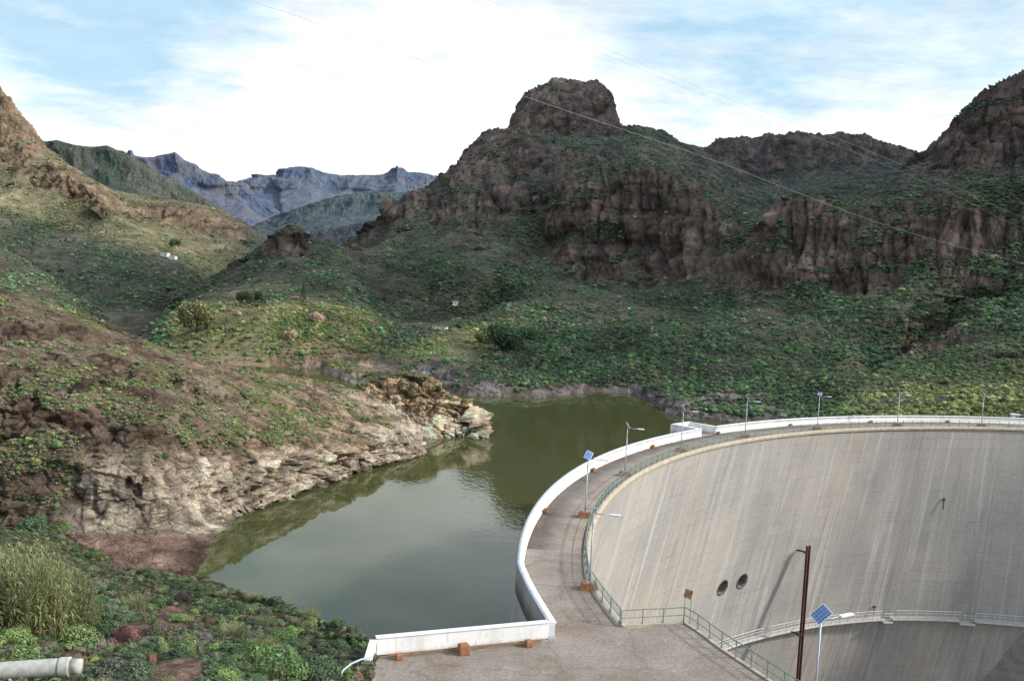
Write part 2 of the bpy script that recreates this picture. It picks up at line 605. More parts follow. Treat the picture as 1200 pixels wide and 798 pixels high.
def make_world():
    w = bpy.data.worlds.new('World')
    scene.world = w
    w.use_nodes = True
    nt = w.node_tree
    bg = nt.nodes['Background']
    sky = N(nt, 'ShaderNodeTexSky')
    sky.sky_type = 'NISHITA'
    sky.sun_disc = False
    sky.sun_elevation = SUN_EL
    sky.sun_rotation = SUN_AZ
    sky.air_density = 1.0; sky.dust_density = .6; sky.ozone_density = 1.0
    tc = N(nt, 'ShaderNodeTexCoord')
    g = tc.outputs['Generated']
    sep = N(nt, 'ShaderNodeSeparateXYZ')
    nt.links.new(g, sep.inputs[0])
    # project the view direction onto a flat cloud layer
    ad = N(nt, 'ShaderNodeMath', operation='ADD'); ad.inputs[1].default_value = .10
    nt.links.new(sep.outputs[2], ad.inputs[0])
    mx = N(nt, 'ShaderNodeMath', operation='MAXIMUM'); mx.inputs[1].default_value = .05
    nt.links.new(ad.outputs[0], mx.inputs[0])
    dv = []
    for k in (0, 1):
        d = N(nt, 'ShaderNodeMath', operation='DIVIDE')
        nt.links.new(sep.outputs[k], d.inputs[0]); nt.links.new(mx.outputs[0], d.inputs[1])
        dv.append(d.outputs[0])
    cb = N(nt, 'ShaderNodeCombineXYZ')
    nt.links.new(dv[0], cb.inputs[0]); nt.links.new(dv[1], cb.inputs[1])
    n1 = noisetex(nt, cb.outputs[0], 1.3, 8, .6, (1, .8, 1))
    n1.node.inputs['Distortion'].default_value = .5
    n2 = noisetex(nt, cb.outputs[0], 3.4, 9, .62, (1.0, 1.15, 1))

    def blob(u, v, r0, r1, k):
        x, f, z = rays(u, v)
        d = Vector((float(x), float(f), float(z))).normalized()
        dt = N(nt, 'ShaderNodeVectorMath', operation='DISTANCE')
        nt.links.new(g, dt.inputs[0]); dt.inputs[1].default_value = d
        return ramp(nt, dt.outputs['Value'], [(0.0, k), (r0, k * .75), (r1, 0.0)])
    acc = None
    for bl in ((50, 5, .06, .14, .43), (255, -10, .03, .09, .36), (165, 95, .03, .10, .18), (810, 75, .06, .15, .37), (955, 25, .03, .12, .36), (1170, 70, .05, .14, .34), (90, -160, .2, .4, .4), (900, -250, .2, .5, .4)):
        q = blob(*bl)
        if acc is None: acc = q
        else:
            a2 = N(nt, 'ShaderNodeMath', operation='ADD')
            nt.links.new(acc, a2.inputs[0]); nt.links.new(q, a2.inputs[1]); acc = a2.outputs[0]
    # thin: how much blue shows through
    h = N(nt, 'ShaderNodeMath', operation='MULTIPLY_ADD')
    nt.links.new(n1, h.inputs[0]); h.inputs[1].default_value = .9
    nt.links.new(acc, h.inputs[2])
    h2 = N(nt, 'ShaderNodeMath', operation='MULTIPLY_ADD')
    nt.links.new(n2, h2.inputs[0]); h2.inputs[1].default_value = .75
    nt.links.new(h.outputs[0], h2.inputs[2])
    h3 = N(nt, 'ShaderNodeMath', operation='MULTIPLY'); h3.inputs[1].default_value = .5
    nt.links.new(h2.outputs[0], h3.inputs[0])
    thin = ramp(nt, h3.outputs[0], [(.562, 0.0), (.65, .40), (.77, .85)])
    # clouds: white, a little grey underneath
    sh = ramp(nt, noisetex(nt, cb.outputs[0], 2.4, 9, .62, (1, 1.3, 1)), [(.36, (1.3, 1.3, 1.3)), (.53, (1.08, 1.08, 1.08)), (.68, (.90, .905, .91))])
    # higher up the cloud layer is greyer and thinner
    el = ramp(nt, sep.outputs[2], [(.10, (1.10, 1.10, 1.10)), (.235, (1.0, 1.03, 1.06)), (.34, (.72, .85, .98)), (.46, (.50, .60, .72)), (.9, (.52, .64, .80))])
    cl = mixc(nt, sh, el, 1.0, 'MULTIPLY')
    sc = N(nt, 'ShaderNodeVectorMath', operation='SCALE')
    nt.links.new(sky.outputs[0], sc.inputs[0]); sc.inputs['Scale'].default_value = .15
    mxn = mixc(nt, sc.outputs[0], (.44, .78, 1.0), .7)
    out = mixc(nt, cl, mxn, thin)
    dt = N(nt, 'ShaderNodeVectorMath', operation='DOT_PRODUCT')
    nt.links.new(g, dt.inputs[0]); dt.inputs[1].default_value = sun_dir
    gl_ = ramp(nt, dt.outputs['Value'], [(.45, (1, 1, 1)), (.80, (1.9, 1.85, 1.75)), (1.0, (4.2, 4.0, 3.6))])
    out = mixc(nt, out, gl_, 1.0, 'MULTIPLY')
    nt.links.new(out, bg.inputs['Color'])
    bg.inputs['Strength'].default_value = 1.0


make_world()
sl = bpy.data.lights.new('sun', 'SUN')
sl.energy = 4.2
sl.angle = R(4.5)
sl.color = (1.0, .93, .82)
so = bpy.data.objects.new('sun', sl)
so.rotation_euler = (-sun_dir).to_track_quat('-Z', 'Y').to_euler()
col.objects.link(so)

cam = bpy.data.cameras.new('camera')
cam.sensor_fit = 'HORIZONTAL'
cam.sensor_width = 36.0
cam.lens = F / 1200 * 36.0
cam.clip_start = .1
cam.clip_end = 60000
co = bpy.data.objects.new('camera', cam)
fwd = Vector((0, math.cos(PIT), -math.sin(PIT)))
upv = Vector((0, math.sin(PIT), math.cos(PIT)))
cr = Vector((1, 0, 0)) * math.cos(ROL) + upv * math.sin(ROL)
cu = -Vector((1, 0, 0)) * math.sin(ROL) + upv * math.cos(ROL)
mw = Matrix((cr, cu, -fwd)).transposed().to_4x4()
mw.translation = Vector((0, 0, H))
co.matrix_world = mw
col.objects.link(co)
scene.camera = co
scene.view_settings.view_transform = 'Standard'
scene.view_settings.look = 'None'
scene.view_settings.exposure = 0
try:
    scene.cycles.use_denoising = True
    scene.cycles.max_bounces = 6
    scene.cycles.diffuse_bounces = 3
except Exception:
    pass

# ================================================================== TERRAIN
TERR = []          # (name, P grid) for placing things on the ground


def normals_of(P):
    dr = np.gradient(P, axis=0)
    dc = np.gradient(P, axis=1)
    n = np.cross(dc, dr)
    n /= np.linalg.norm(n, axis=-1, keepdims=True) + 1e-9
    # face the camera
    d = np.array([0, 0, H]) - P
    s = np.sign((n * d).sum(-1, keepdims=True)); s[s == 0] = 1
    return n * s


# ---------------- middle terrain: one height field fitted through surveyed ridge, cliff and foot lines (u, v, depth, rockiness)
LINES = [
    # mesa mountain: left ridge, mesa, right ridge
    [(418, 284, 820, .9), (437, 272, 830, .9), (447, 262, 840, .9), (455, 247, 850, 1), (470, 236, 860, 1), (480, 224, 880, 1), (500, 222, 900, 1), (512, 210, 920, 1), (530, 197, 940, 1), (548, 184, 960, 1), (552, 172, 970, 1), (565, 158, 990, 1), (585, 150, 1010, .8), (603, 143, 1030, .9)],
    [(603, 146, 1035, .9), (640, 150, 1030, .7), (680, 150, 1025, .7), (722, 148, 1030, .9)],
    [(604, 128, 1050, 1), (640, 122, 1045, 1), (690, 120, 1045, 1), (720, 128, 1050, 1)],
    [(607, 118, 1062, 1), (616, 111, 1062, 1), (625, 107, 1062, 1), (645, 102, 1065, 1), (655, 101, 1065, 1), (668, 103, 1065, 1), (685, 101, 1065, 1), (705, 101, 1065, 1), (712, 106, 1065, 1), (717, 115, 1065, 1), (721, 130, 1062, 1)],
    [(609, 119, 1120, .8), (625, 109, 1120, .8), (655, 103, 1120, .8), (705, 103, 1120, .8), (717, 117, 1120, .8)],
    [(600, 170, 1180, .8), (650, 170, 1180, .8), (725, 170, 1180, .8)],
    [(724, 143, 1060, .6), (745, 147, 1080, .4), (765, 151, 1090, .6), (780, 153, 1100, .8), (788, 163, 1110, .8), (800, 167, 1120, .7), (815, 172, 1140, .6), (832, 176, 1180, .7)],
    [(440, 300, 1000, .3), (500, 260, 1100, .3), (550, 220, 1150, .3), (590, 190, 1200, .3)],
    [(730, 170, 1180, .3), (790, 185, 1240, .3)],
    # far right ridge
    [(836, 172, 1400, 1), (845, 164, 1400, 1), (860, 166, 1400, 1), (872, 163, 1400, 1), (880, 166, 1400, 1), (900, 163, 1400, 1), (930, 160, 1400, 1), (960, 160, 1400, 1), (978, 161, 1400, 1), (985, 157, 1400, 1), (1010, 157, 1400, 1), (1016, 164, 1400, 1), (1040, 167, 1400, .9), (1058, 172, 1400, .8), (1078, 179, 1400, .8), (1200, 170, 1400, .8), (1400, 120, 1400, .8)],
    [(834, 172, 1450, .8), (845, 166, 1450, .8), (900, 164, 1450, .8), (985, 160, 1450, .8), (1010, 160, 1450, .8), (1040, 168, 1450, .8), (1078, 180, 1450, .8)],
    [(836, 195, 1560, .3), (900, 185, 1560, .3), (985, 180, 1560, .3), (1078, 205, 1560, .3), (1400, 180, 1560, .3)],
    [(838, 188, 1376, .9), (870, 197, 1370, .9), (920, 198, 1368, .9), (950, 188, 1374, .6), (1000, 184, 1376, .7), (1050, 192, 1368, .5)],
    [(850, 220, 1200, .2), (900, 225, 1150, .2), (960, 220, 1150, .1), (1020, 212, 1150, .1), (1060, 203, 1180, .2)],
    [(880, 255, 950, .1), (940, 245, 950, .1), (1000, 238, 960, .1)],
    # right peak
    [(1078, 181, 950, .9), (1090, 172, 945, .9), (1100, 165, 940, 1), (1110, 155, 930, 1), (1119, 140, 930, 1), (1135, 131, 930, 1), (1140, 119, 925, 1), (1160, 112, 920, 1), (1172, 106, 920, 1), (1185, 101, 920, 1), (1200, 95, 910, 1), (1260, 70, 900, 1), (1500, 20, 880, 1)],
    [(1080, 215, 1080, .3), (1140, 160, 1080, .3), (1200, 135, 1080, .3), (1500, 70, 1080, .3)],
    [(1085, 195, 900, .8), (1120, 203, 880, .8), (1160, 193, 870, .8), (1200, 183, 855, .8), (1300, 180, 830, .8), (1500, 140, 800, .8)],
    [(1095, 182, 915, 1), (1130, 165, 905, 1), (1160, 150, 895, 1), (1200, 140, 885, 1)],
    [(1000, 236, 900, .1), (1050, 224, 850, .2), (1100, 222, 800, .1), (1150, 212, 780, .1), (1200, 205, 760, .2), (1300, 200, 740, .2)],
    # front massif on the right
    [(868, 300, 610, .8), (880, 275, 600, .8), (900, 255, 566, .9), (912, 240, 558, 1), (927, 237, 552, 1), (945, 240, 548, .9), (962, 246, 541, .7), (985, 250, 540, .6), (1010, 252, 535, .8), (1050, 247, 522, .95), (1090, 243, 512, .9), (1115, 238, 505, .8), (1140, 229, 500, .6), (1170, 223, 497, .3), (1200, 230, 491, .4), (1300, 215, 480, .4), (1500, 190, 470, .4)],
    [(900, 266, 680, .1), (950, 258, 700, .1), (1000, 260, 690, .1), (1050, 256, 660, .1), (1100, 252, 640, .1), (1150, 240, 620, .1), (1200, 240, 600, .1), (1300, 232, 600, .1)],
    [(870, 312, 555, .9), (920, 290, 530, .9), (960, 290, 520, .85), (1000, 290, 510, .95), (1050, 285, 500, 1), (1100, 280, 490, 1), (1150, 275, 480, .95), (1200, 270, 470, .85), (1400, 260, 450, .8)],
    [(800, 335, 560, .7), (840, 355, 520, .8), (880, 350, 514, .7), (920, 335, 506, .6), (960, 335, 497, .75), (1000, 345, 483, .7), (1040, 335, 478, .65), (1080, 312, 470, .8), (1120, 315, 462, .8), (1160, 315, 452, .7), (1200, 320, 440, .3), (1400, 320, 400, .3)],
    [(800, 380, 440, .1), (860, 385, 420, .1), (920, 375, 410, .05), (980, 375, 400, .05), (1040, 370, 385, .1), (1120, 355, 385, .2), (1200, 345, 390, .25)],
    [(1068, 368, 392, .9), (1080, 352, 394, 1), (1093, 362, 394, .9)],
    [(1068, 382, 376, 1), (1090, 384, 376, 1)],
    [(1060, 405, 352, 1), (1100, 395, 360, 1), (1085, 420, 342, 1), (1040, 425, 335, .8), (1140, 370, 375, .5), (1180, 362, 380, .5)],
    [(720, 425, 330, .1), (800, 430, 320, .1), (850, 435, 312, .1), (900, 435, 305, .05), (950, 440, 300, .05), (1000, 438, 300, .05)],
    [(780, 458, 280, .4), (850, 475, 268, .3), (900, 475, 268, .1), (950, 478, 262, .05)],
    # lit knoll beyond the dam's right end
    [(940, 492, 235, .1), (1000, 488, 228, .05), (1100, 488, 216, .05), (1200, 488, 202, .05), (1400, 480, 190, .05)],
    [(960, 484, 250, .05), (1000, 466, 258, .05), (1100, 434, 290, .05), (1200, 390, 325, .05), (1400, 330, 340, .1)],
    [(1040, 478, 240, .05), (1100, 465, 248, .05), (1200, 445, 255, .05), (1400, 400, 260, .05)],
    [(980, 460, 318, .05), (1050, 436, 350, .05), (1100, 419, 378, .1), (1200, 377, 425, .1)],
    # mesa mountain: right-hand cliffs above the slope
    [(635, 290, 742, .4), (650, 285, 748, .8), (680, 300, 712, .9), (710, 301, 702, .9), (735, 313, 682, .8), (760, 320, 660, .8), (785, 325, 632, .8)],
    [(640, 250, 758, .7), (680, 260, 728, 1), (720, 265, 712, 1), (760, 270, 690, 1), (800, 285, 652, 1), (840, 300, 610, 1)],
    [(650, 225, 768, .7), (690, 215, 746, .9), (720, 212, 736, .9), (750, 215, 720, .9), (790, 220, 704, .9), (815, 235, 680, .9), (840, 262, 640, .9), (858, 285, 614, .9)],
    [(600, 205, 880, 1.0), (660, 205, 850, .9), (720, 200, 840, .6), (780, 205, 840, .2), (830, 225, 850, .1), (850, 250, 850, .1)],
    # left-hand cliffs
    [(452, 275, 810, .5), (480, 258, 815, .6), (520, 258, 800, .8), (545, 263, 790, .8), (580, 252, 795, .7), (620, 248, 790, .6)],
    [(500, 238, 835, 1), (540, 230, 826, 1), (580, 225, 822, 1), (620, 225, 815, .9)],
    [(540, 200, 880, 1.0), (580, 180, 905, 1.0), (620, 175, 910, 1.0), (660, 180, 900, .8), (700, 178, 905, .75), (740, 175, 950, .25), (780, 185, 960, .1), (820, 200, 980, .1)],
    [(590, 163, 960, 1.0), (650, 164, 960, .6), (700, 164, 960, .6), (740, 160, 1020, .2)],
    # green slope
    [(430, 294, 760, .1), (470, 285, 740, .05), (520, 290, 720, .05), (570, 290, 710, .05), (610, 297, 690, .05)],
    [(430, 325, 620, .05), (480, 330, 600, .05), (540, 330, 590, .05), (600, 325, 600, .05), (660, 330, 590, .05), (720, 345, 560, .05), (770, 352, 530, .05)],
    # spur that catches the sun
    [(690, 337, 560, .1), (640, 348, 520, .1), (600, 358, 490, .1), (560, 371, 455, .1), (530, 381, 430, .1), (490, 394, 400, .1), (450, 406, 370, .1)],
    [(640, 349, 640, .05), (600, 358, 605, .05), (540, 374, 565, .05), (490, 388, 520, .05), (450, 391, 500, .05)],
    [(750, 385, 420, .1), (700, 382, 435, .1), (640, 390, 410, .1), (580, 400, 385, .05), (530, 405, 370, .05), (480, 411, 355, .05)],
    [(392, 424, 328, 1.1), (420, 424, 325, 1.1), (450, 430, 318, 1.1), (480, 440, 308, 1.0), (515, 450, 292, .9)],
    [(400, 416, 335, .9), (440, 414, 336, .7), (480, 416, 338, .1), (540, 425, 320, .1), (600, 430, 312, .1), (660, 432, 310, .1), (720, 432, 318, .1)],
    # small rock-topped hill
    [(255, 322, 640, .1), (285, 303, 640, .1), (305, 288, 640, .4), (320, 277, 640, 1.2), (331, 268, 640, 1.5), (343, 263, 640, 1.5), (352, 267, 640, 1.5), (358, 278, 640, 1), (375, 285, 650, .2), (400, 291, 680, .2), (418, 292, 720, .4)],
    [(318, 295, 618, 1.1), (335, 288, 625, 1.4), (350, 295, 618, .9)],
    [(300, 315, 590, .2), (345, 312, 575, .4), (380, 312, 600, .05), (410, 312, 610, .05)],
    [(240, 332, 600, .05), (220, 345, 550, .05), (200, 361, 500, .05), (188, 374, 460, .05)],
    [(260, 345, 500, .05), (300, 335, 530, .05), (350, 335, 520, .05), (400, 337, 520, .05)],
    [(280, 352, 450, .05), (360, 353, 450, .05), (420, 358, 460, .05)],
    [(240, 352, 700, .1), (270, 335, 740, .1), (300, 315, 760, .1), (345, 300, 780, .1), (390, 305, 820, .1)],
    # sunlit shelf above the inlet
    [(192, 386, 400, .1), (215, 366, 395, .05), (240, 359, 395, .05), (280, 357, 395, .05), (330, 359, 395, .05), (380, 364, 395, .05), (430, 374, 400, .05)],
    [(192, 405, 345, .3), (240, 391, 350, .15), (290, 391, 350, .3), (340, 391, 350, .2), (390, 396, 350, .2), (425, 397, 360, .1)],
    [(215, 420, 328, .8), (280, 424, 323, 1.0), (330, 424, 321, 1.0), (380, 424, 320, .9), (395, 420, 325, .6)],
    [(150, 400, 520, .3), (180, 398, 520, .2), (195, 384, 600, .1)],
    # nearer slope at far left
    [(-400, 200, 520, .2), (-100, 250, 530, .2), (0, 290, 520, .2), (60, 330, 500, .2), (110, 362, 480, .2), (140, 388, 460, .2)],
    [(-400, 230, 620, .2), (-100, 285, 640, .2), (0, 312, 640, .2), (60, 345, 600, .2), (110, 372, 560, .2)],
    [(-400, 330, 400, .2), (-100, 330, 420, .2), (0, 330, 460, .2), (60, 365, 430, .2), (120, 395, 430, .2)],
    [(-400, 400, 300, .2), (-100, 400, 320, .2), (0, 400, 330, .2), (100, 420, 330, .2), (180, 425, 330, .3)],
    # big hill at left: upper cliff, spur and plateau
    [(-400, 0, 1000, 1), (-60, 65, 1000, 1), (0, 110, 990, 1), (12, 122, 990, 1), (28, 140, 990, 1), (37, 158, 990, 1), (40, 170, 985, 1)],
    [(-60, 170, 960, 1), (0, 155, 965, 1), (18, 165, 965, 1), (35, 177, 965, .8)],
    [(-60, 150, 1120, .3), (0, 165, 1120, .3), (40, 200, 1120, .3)],
    [(44, 184, 965, .4), (60, 193, 945, .8), (80, 206, 925, .95), (100, 222, 905, .95), (113, 234, 890, .8), (135, 250, 870, .4), (160, 268, 845, .2), (185, 285, 810, .2), (205, 300, 770, .2), (226, 318, 710, .2)],
    [(10, 200, 940, .2), (50, 215, 925, .6), (80, 230, 908, .7), (105, 243, 890, .5)],
    [(75, 202, 1100, .05), (100, 212, 1060, .05), (130, 221, 1050, .05), (160, 229, 1040, .1), (200, 234, 1030, .3), (240, 241, 1020, .4), (265, 249, 1010, .6), (283, 261, 1000, .8), (296, 275, 980, .6), (312, 286, 960, .3)],
    [(75, 240, 1250, .1), (160, 262, 1250, .1), (265, 285, 1200, .1), (320, 305, 1150, .1)],
    [(150, 243, 985, .7), (190, 247, 985, .9), (230, 250, 985, 1.2), (262, 256, 990, 1.3)],
    [(160, 252, 975, .6), (190, 258, 972, .95), (230, 265, 970, 1.05), (262, 268, 972, 1.1), (280, 287, 962, 1.0)],
    [(185, 275, 880, .05), (225, 285, 860, .05), (265, 290, 880, .1), (240, 305, 800, .05)],
    [(-100, 230, 860, .15), (0, 240, 860, .15), (60, 262, 830, .15), (110, 275, 800, .15), (150, 300, 730, .2), (180, 320, 690, .2)],
    [(-100, 280, 740, .1), (0, 275, 760, .1), (60, 305, 700, .1), (110, 330, 640, .1), (160, 345, 620, .2), (205, 335, 650, .15)],
    [(100, 360, 580, .2), (150, 372, 560, .3), (185, 365, 580, .3)],
    [(135, 386, 545, .3), (165, 388, 540, .3)],
    # distant ground behind everything
    [(-400, 200, 1900, .1), (0, 260, 1900, .1), (200, 300, 1900, .1), (400, 310, 1500, .1), (400, 300, 1900, .1), (600, 300, 1900, .1), (900, 280, 1900, .1), (1200, 270, 1900, .1), (1500, 240, 1900, .1)],
]
SHORE = [(-400, 470), (-100, 460), (100, 445), (200, 436), (280, 430), (330, 431), (372, 433), (400, 446), (440, 456), (480, 462), (530, 463), (600, 466), (632, 467), (645, 466), (665, 463), (700, 459), (740, 462), (765, 472), (780, 483), (800, 489), (850, 496), (900, 500), (950, 511), (1000, 520), (1100, 540), (1200, 565), (1500, 620)]


def densify(a, step=14):
    a = np.asarray(a, float)
    out = [a[:1]]
    for p, q in zip(a, a[1:]):
        n = max(1, int(np.hypot(q[0] - p[0], q[1] - p[1]) // step))
        t = np.arange(1, n + 1)[:, None] / n
        out.append(p + (q - p) * t)
    return np.concatenate(out)


SUNLIT, GUL = [], []


for _y in (1056, 1075, 1095, 1118):
    LINES.append([(597, 150, _y, .9), (604, 144, _y, 1)])
    LINES.append([(609, 122, _y, 1), (613, 113, _y, 1), (622, 108, _y, 1)])
    LINES.append([(708, 104, _y, 1), (715, 110, _y, 1), (719, 122, _y, 1)])
    LINES.append([(723, 143, _y, 1), (731, 148, _y, .8)])


def mid_terrain():
    ctrl = []          # a*F, logY*600, t*F, rock
    KL = 600.0

    def add(P, rock):
        a = P[:, 0] / P[:, 1] * F
        t = (P[:, 2] - H) / P[:, 1] * F
        ctrl.append(np.stack([a, np.log(P[:, 1]) * KL, t, rock], 1))
    for L in LINES:
        d = densify(L)
        add(W(d[:, 0], d[:, 1], d[:, 2]), d[:, 3])
    d = densify(SHORE, 12)
    S = WZ(d[:, 0], d[:, 1], ZW)
    wob = fbm(S / 22.0, 3) * 5
    dirn = S[:, :2] / np.linalg.norm(S[:, :2], axis=1)[:, None]
    S[:, :2] += dirn * wob[:, None]
    S[:, 2] = ZW - .4
    add(S, np.full(len(S), 1.0))
    S2 = S.copy(); S2[:, :2] += dirn * 7; S2[:, 2] = ZW + 2.4 + wob * .25
    keep = (d[:, 0] > 360) & (d[:, 0] < 900)
    add(S2[keep], np.full(keep.sum(), .85))
    S3 = S.copy(); S3[:, :2] -= dirn * 25; S3[:, 2] = ZW - 9
    add(S3, np.full(len(S), .8))
    c = np.concatenate(ctrl)
    X, T, RK = c[:, :2], c[:, 2], c[:, 3]
    n = len(X)
    D = np.sqrt(((X[:, None] - X[None]) ** 2).sum(-1) + 1.5)
    A = np.zeros((n + 3, n + 3))
    A[:n, :n] = -D + np.eye(n) * .2
    A[:n, n] = 1; A[:n, n + 1:] = X / 1000; A[n:, :n] = A[:n, n:].T
    rhs = np.zeros((n + 3, 2)); rhs[:n, 0] = T; rhs[:n, 1] = RK * 100
    w = np.linalg.solve(A, rhs)
    ga = np.arange(-1020, 1021, 3.5)
    gl = np.arange(math.log(188) * KL, math.log(1900) * KL, 4.0)
    G = np.stack(np.meshgrid(gl, ga, indexing='ij'), -1)[..., ::-1].reshape(-1, 2)
    out = np.zeros((len(G), 2))
    Xf = X.astype(np.float32)
    for i in range(0, len(G), 4000):
        g = G[i:i + 4000].astype(np.float32)
        d2 = (g[:, None, 0] - Xf[None, :, 0]) ** 2 + (g[:, None, 1] - Xf[None, :, 1]) ** 2 + np.float32(1.5)
        out[i:i + 4000] = -np.sqrt(d2) @ w[:n].astype(np.float32) + w[n] + (g / 1000) @ w[n + 1:]
    t = out[:, 0].reshape(len(gl), len(ga)); rk = out[:, 1].reshape(len(gl), len(ga)) / 100
    # fine columns, rows resampled along each profile
    fa = np.arange(-1010, 1011, 1.4)
    idx = (fa - ga[0]) / 3.5
    i0 = np.clip(idx.astype(int), 0, len(ga) - 2); fr = idx - i0
    tc_ = t[:, i0] * (1 - fr) + t[:, i0 + 1] * fr
    rc_ = rk[:, i0] * (1 - fr) + rk[:, i0 + 1] * fr
    nr = 500
    rows_t = np.zeros((nr, len(fa))); rows_l = rows_t.copy(); rows_r = rows_t.copy()
    # arc length per column, smoothed across columns so the rows stay coherent
    seg = np.sqrt(np.diff(tc_, axis=0) ** 2 + (.22 * np.diff(gl)[:, None]) ** 2)
    k = np.ones(21) / 21
    seg = np.apply_along_axis(lambda x: np.convolve(np.pad(x, 10, mode='edge'), k, 'valid'), 1, seg)
    s = np.concatenate([np.zeros((1, len(fa))), np.cumsum(seg, 0)])
    for j in range(len(fa)):
        q = np.linspace(0, s[-1, j], nr)
        l = np.interp(q, s[:, j], gl)
        rows_l[:, j] = l
        rows_t[:, j] = np.interp(l, gl, tc_[:, j])
        rows_r[:, j] = np.interp(l, gl, rc_[:, j])
    Y = np.exp(rows_l / KL)
    P = np.stack([fa[None] / F * Y, Y, H + rows_t / F * Y], -1)
    rock = rows_r
    P[..., 2] = np.maximum(P[..., 2], ZW - 14)
    # ---- relief
    Nn = normals_of(P)
    slope = np.sqrt(np.clip(1 - Nn[..., 2] ** 2, 0, 1))
    dist = P[..., 1]
    nz = fbm(P / 38.0, 4)
    nz2 = fbm(P / np.array([11., 11., 11.]), 3)
    nz3 = fbm(P / np.array([17., 17., 9.]) + 31, 4)
    rm = sstep(.34, .66, rock + nz * .55 + nz2 * .30 + (slope - .75) * .5)
    uq_, _vq = proj(P)
    rm = np.maximum(rm, sstep(.27, .36, nz3 + nz * .12 + .055 * sstep(560, 760, uq_)) * .9)
    u_, v_ = proj(P)
    shoreb = sstep(ZW + 3.6, ZW + 1.0, P[..., 2] + nz2 * 5 + sstep(420, 330, u_) * 2.5) * sstep(420, 380, dist)
    sc = np.clip(dist / 700., .4, 1.25)[..., None]
    Q = P / sc + 2.2 * np.stack([fbm(P / 22. + 3, 3), fbm(P / 22. + 7, 3), fbm(P / 22. + 12, 2)], -1)
    w1 = worley(Q / np.array([15., 15., 46.]))
    w2 = worley(Q / np.array([6., 6., 13.]), 7)
    w3 = worley(Q / np.array([3.6, 3.6, 6.]), 13)
    ck1 = sstep(0, .30, w1[1] - w1[0]); ck2 = sstep(0, .28, w2[1] - w2[0]); ck3 = sstep(0, .3, w3[1] - w3[0])
    rd = ridged(Q / np.array([30., 30., 110.]), 6, gain=.58)          # buttresses and gullies
    st = ridged(Q / np.array([70., 70., 9.]), 4)                     # ledges
    sc = sc[..., 0]
    zz = P[..., 2] + fbm(P / np.array([45., 45., 30.]) + 51, 3) * 9 + P[..., 0] * .05
    bd = beds(zz, 13.0, 3) * 5.0 + beds(zz, 4.6, 40) * 2.6
    disp = rm * ((rd - .42) * 6 + (st - .42) * 2.0 + bd + (w1[2] - .5) * 7.0 + (ck1 - 1) * 4.0 + (w2[2] - .5) * 2.4 + (ck2 - 1) * 1.8 + (w3[2] - .5) * .9) * sc
    # spurs and gullies running down the green slopes
    Wp = P + 14 * np.stack([fbm(P / 70. + 61, 3), 0 * nz, 0 * nz], -1)
    gul = ridged(Wp / np.array([62., 240., 150.]) + 5, 5)
    disp += (1 - rm) * (gul - .45) * 21 * np.clip(dist / 600, .25, 1.1)
    disp += (1 - rm) * (fbm(P / np.array([55., 55., 120.]), 4) * 7 + fbm(P / 7., 3) * .9) * np.clip(dist / 600, .3, 1.2)
    disp *= sstep(ZW - 1, ZW + 10, P[..., 2]) * .9 + .1
    disp += shoreb * ((w3[2] - .5) * 1.5 + (ck3 - 1) * .8 + fbm(P / 1.4, 3) * .8)
    disp *= 1 - .55 * sstep(800, 1050, dist)
    hor = Nn.copy(); hor[..., 2] = hor[..., 2] * .25
    P = P + hor * disp[..., None]
    P[..., 2] += rm * sstep(780, 950, dist) * (fbm(P / np.array([26., 26., 60.]) + 90, 5, gain=.6) * 1.3 - .05) * dist * .0085
    Nz = normals_of(P)[..., 2]
    kk_ = np.ones(5) / 5
    Nz = np.apply_along_axis(lambda x: np.convolve(np.pad(x, 2, mode='edge'), kk_, 'valid'), 1, Nz)
    rm = rm * (1 - .8 * (1 - .75 * sstep(.72, 1.0, rock)) * sstep(.74, .92, Nz + fbm(P / 20. + 71, 4) * .30))
    rm = rm * (1 - .88 * sstep(.10, .26, fbm(P / np.array([42., 42., 13.]) + 80, 4)) * (1 - shoreb))
    # ---- colour
    big = fbm(P / 120. + 4, 3)
    f2 = fbm(P / np.array([9., 9., 26.]) + 2, 4)
    vst = fbm(Q / np.array([3.2, 3.2, 30.]) + 6, 4)
    rockc = np.array([.175, .126, .102]) * (1 + (f2 * .6 + vst * .25 + (w2[2] - .5) * .45 + (w1[2] - .5) * .3)[..., None]) + (big * .045)[..., None] * np.array([1, .72, .6])
    ochre = sstep(.18, .42, fbm(Q / np.array([26., 26., 16.]) + 15, 4))
    rockc = rockc * (1 - .5 * ochre[..., None]) + np.array([.25, .18, .135]) * .5 * ochre[..., None]
    crev = np.clip(.35 + rd * .45 + .22 * ck1 + .24 * ck2 + .12 * ck3, .4, 1.15)  # crevice shade put into the rock colour
    rockc = rockc * crev[..., None]
    soil = np.array([.116, .110, .076]) + (fbm(P / 22. + 8, 5) * .08)[..., None] * np.array([1.25, .85, .55])
    soil = soil * np.clip(.70 + gul * .62, .6, 1.35)[..., None]
    GUL.append(gul)
    bdc = 1 + bd * .05
    c = soil * (1 - rm[..., None]) + (rockc * bdc[..., None]) * rm[..., None]
    grey = np.array([.25, .215, .20]) * (1 + (f2 * .7 + (w3[2] - .5) * .7)[..., None])
    c = c * (1 - shoreb[..., None]) + grey * shoreb[..., None]
    # sunlight put into the ground colour of spur, shelf and left hill top
    u, v = proj(P)
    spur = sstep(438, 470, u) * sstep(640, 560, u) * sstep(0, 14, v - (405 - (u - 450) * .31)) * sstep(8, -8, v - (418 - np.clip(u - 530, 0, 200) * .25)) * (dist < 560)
    shelf = sstep(180, 215, u) * sstep(455, 425, u) * sstep(345, 360, v) * (dist < 440)
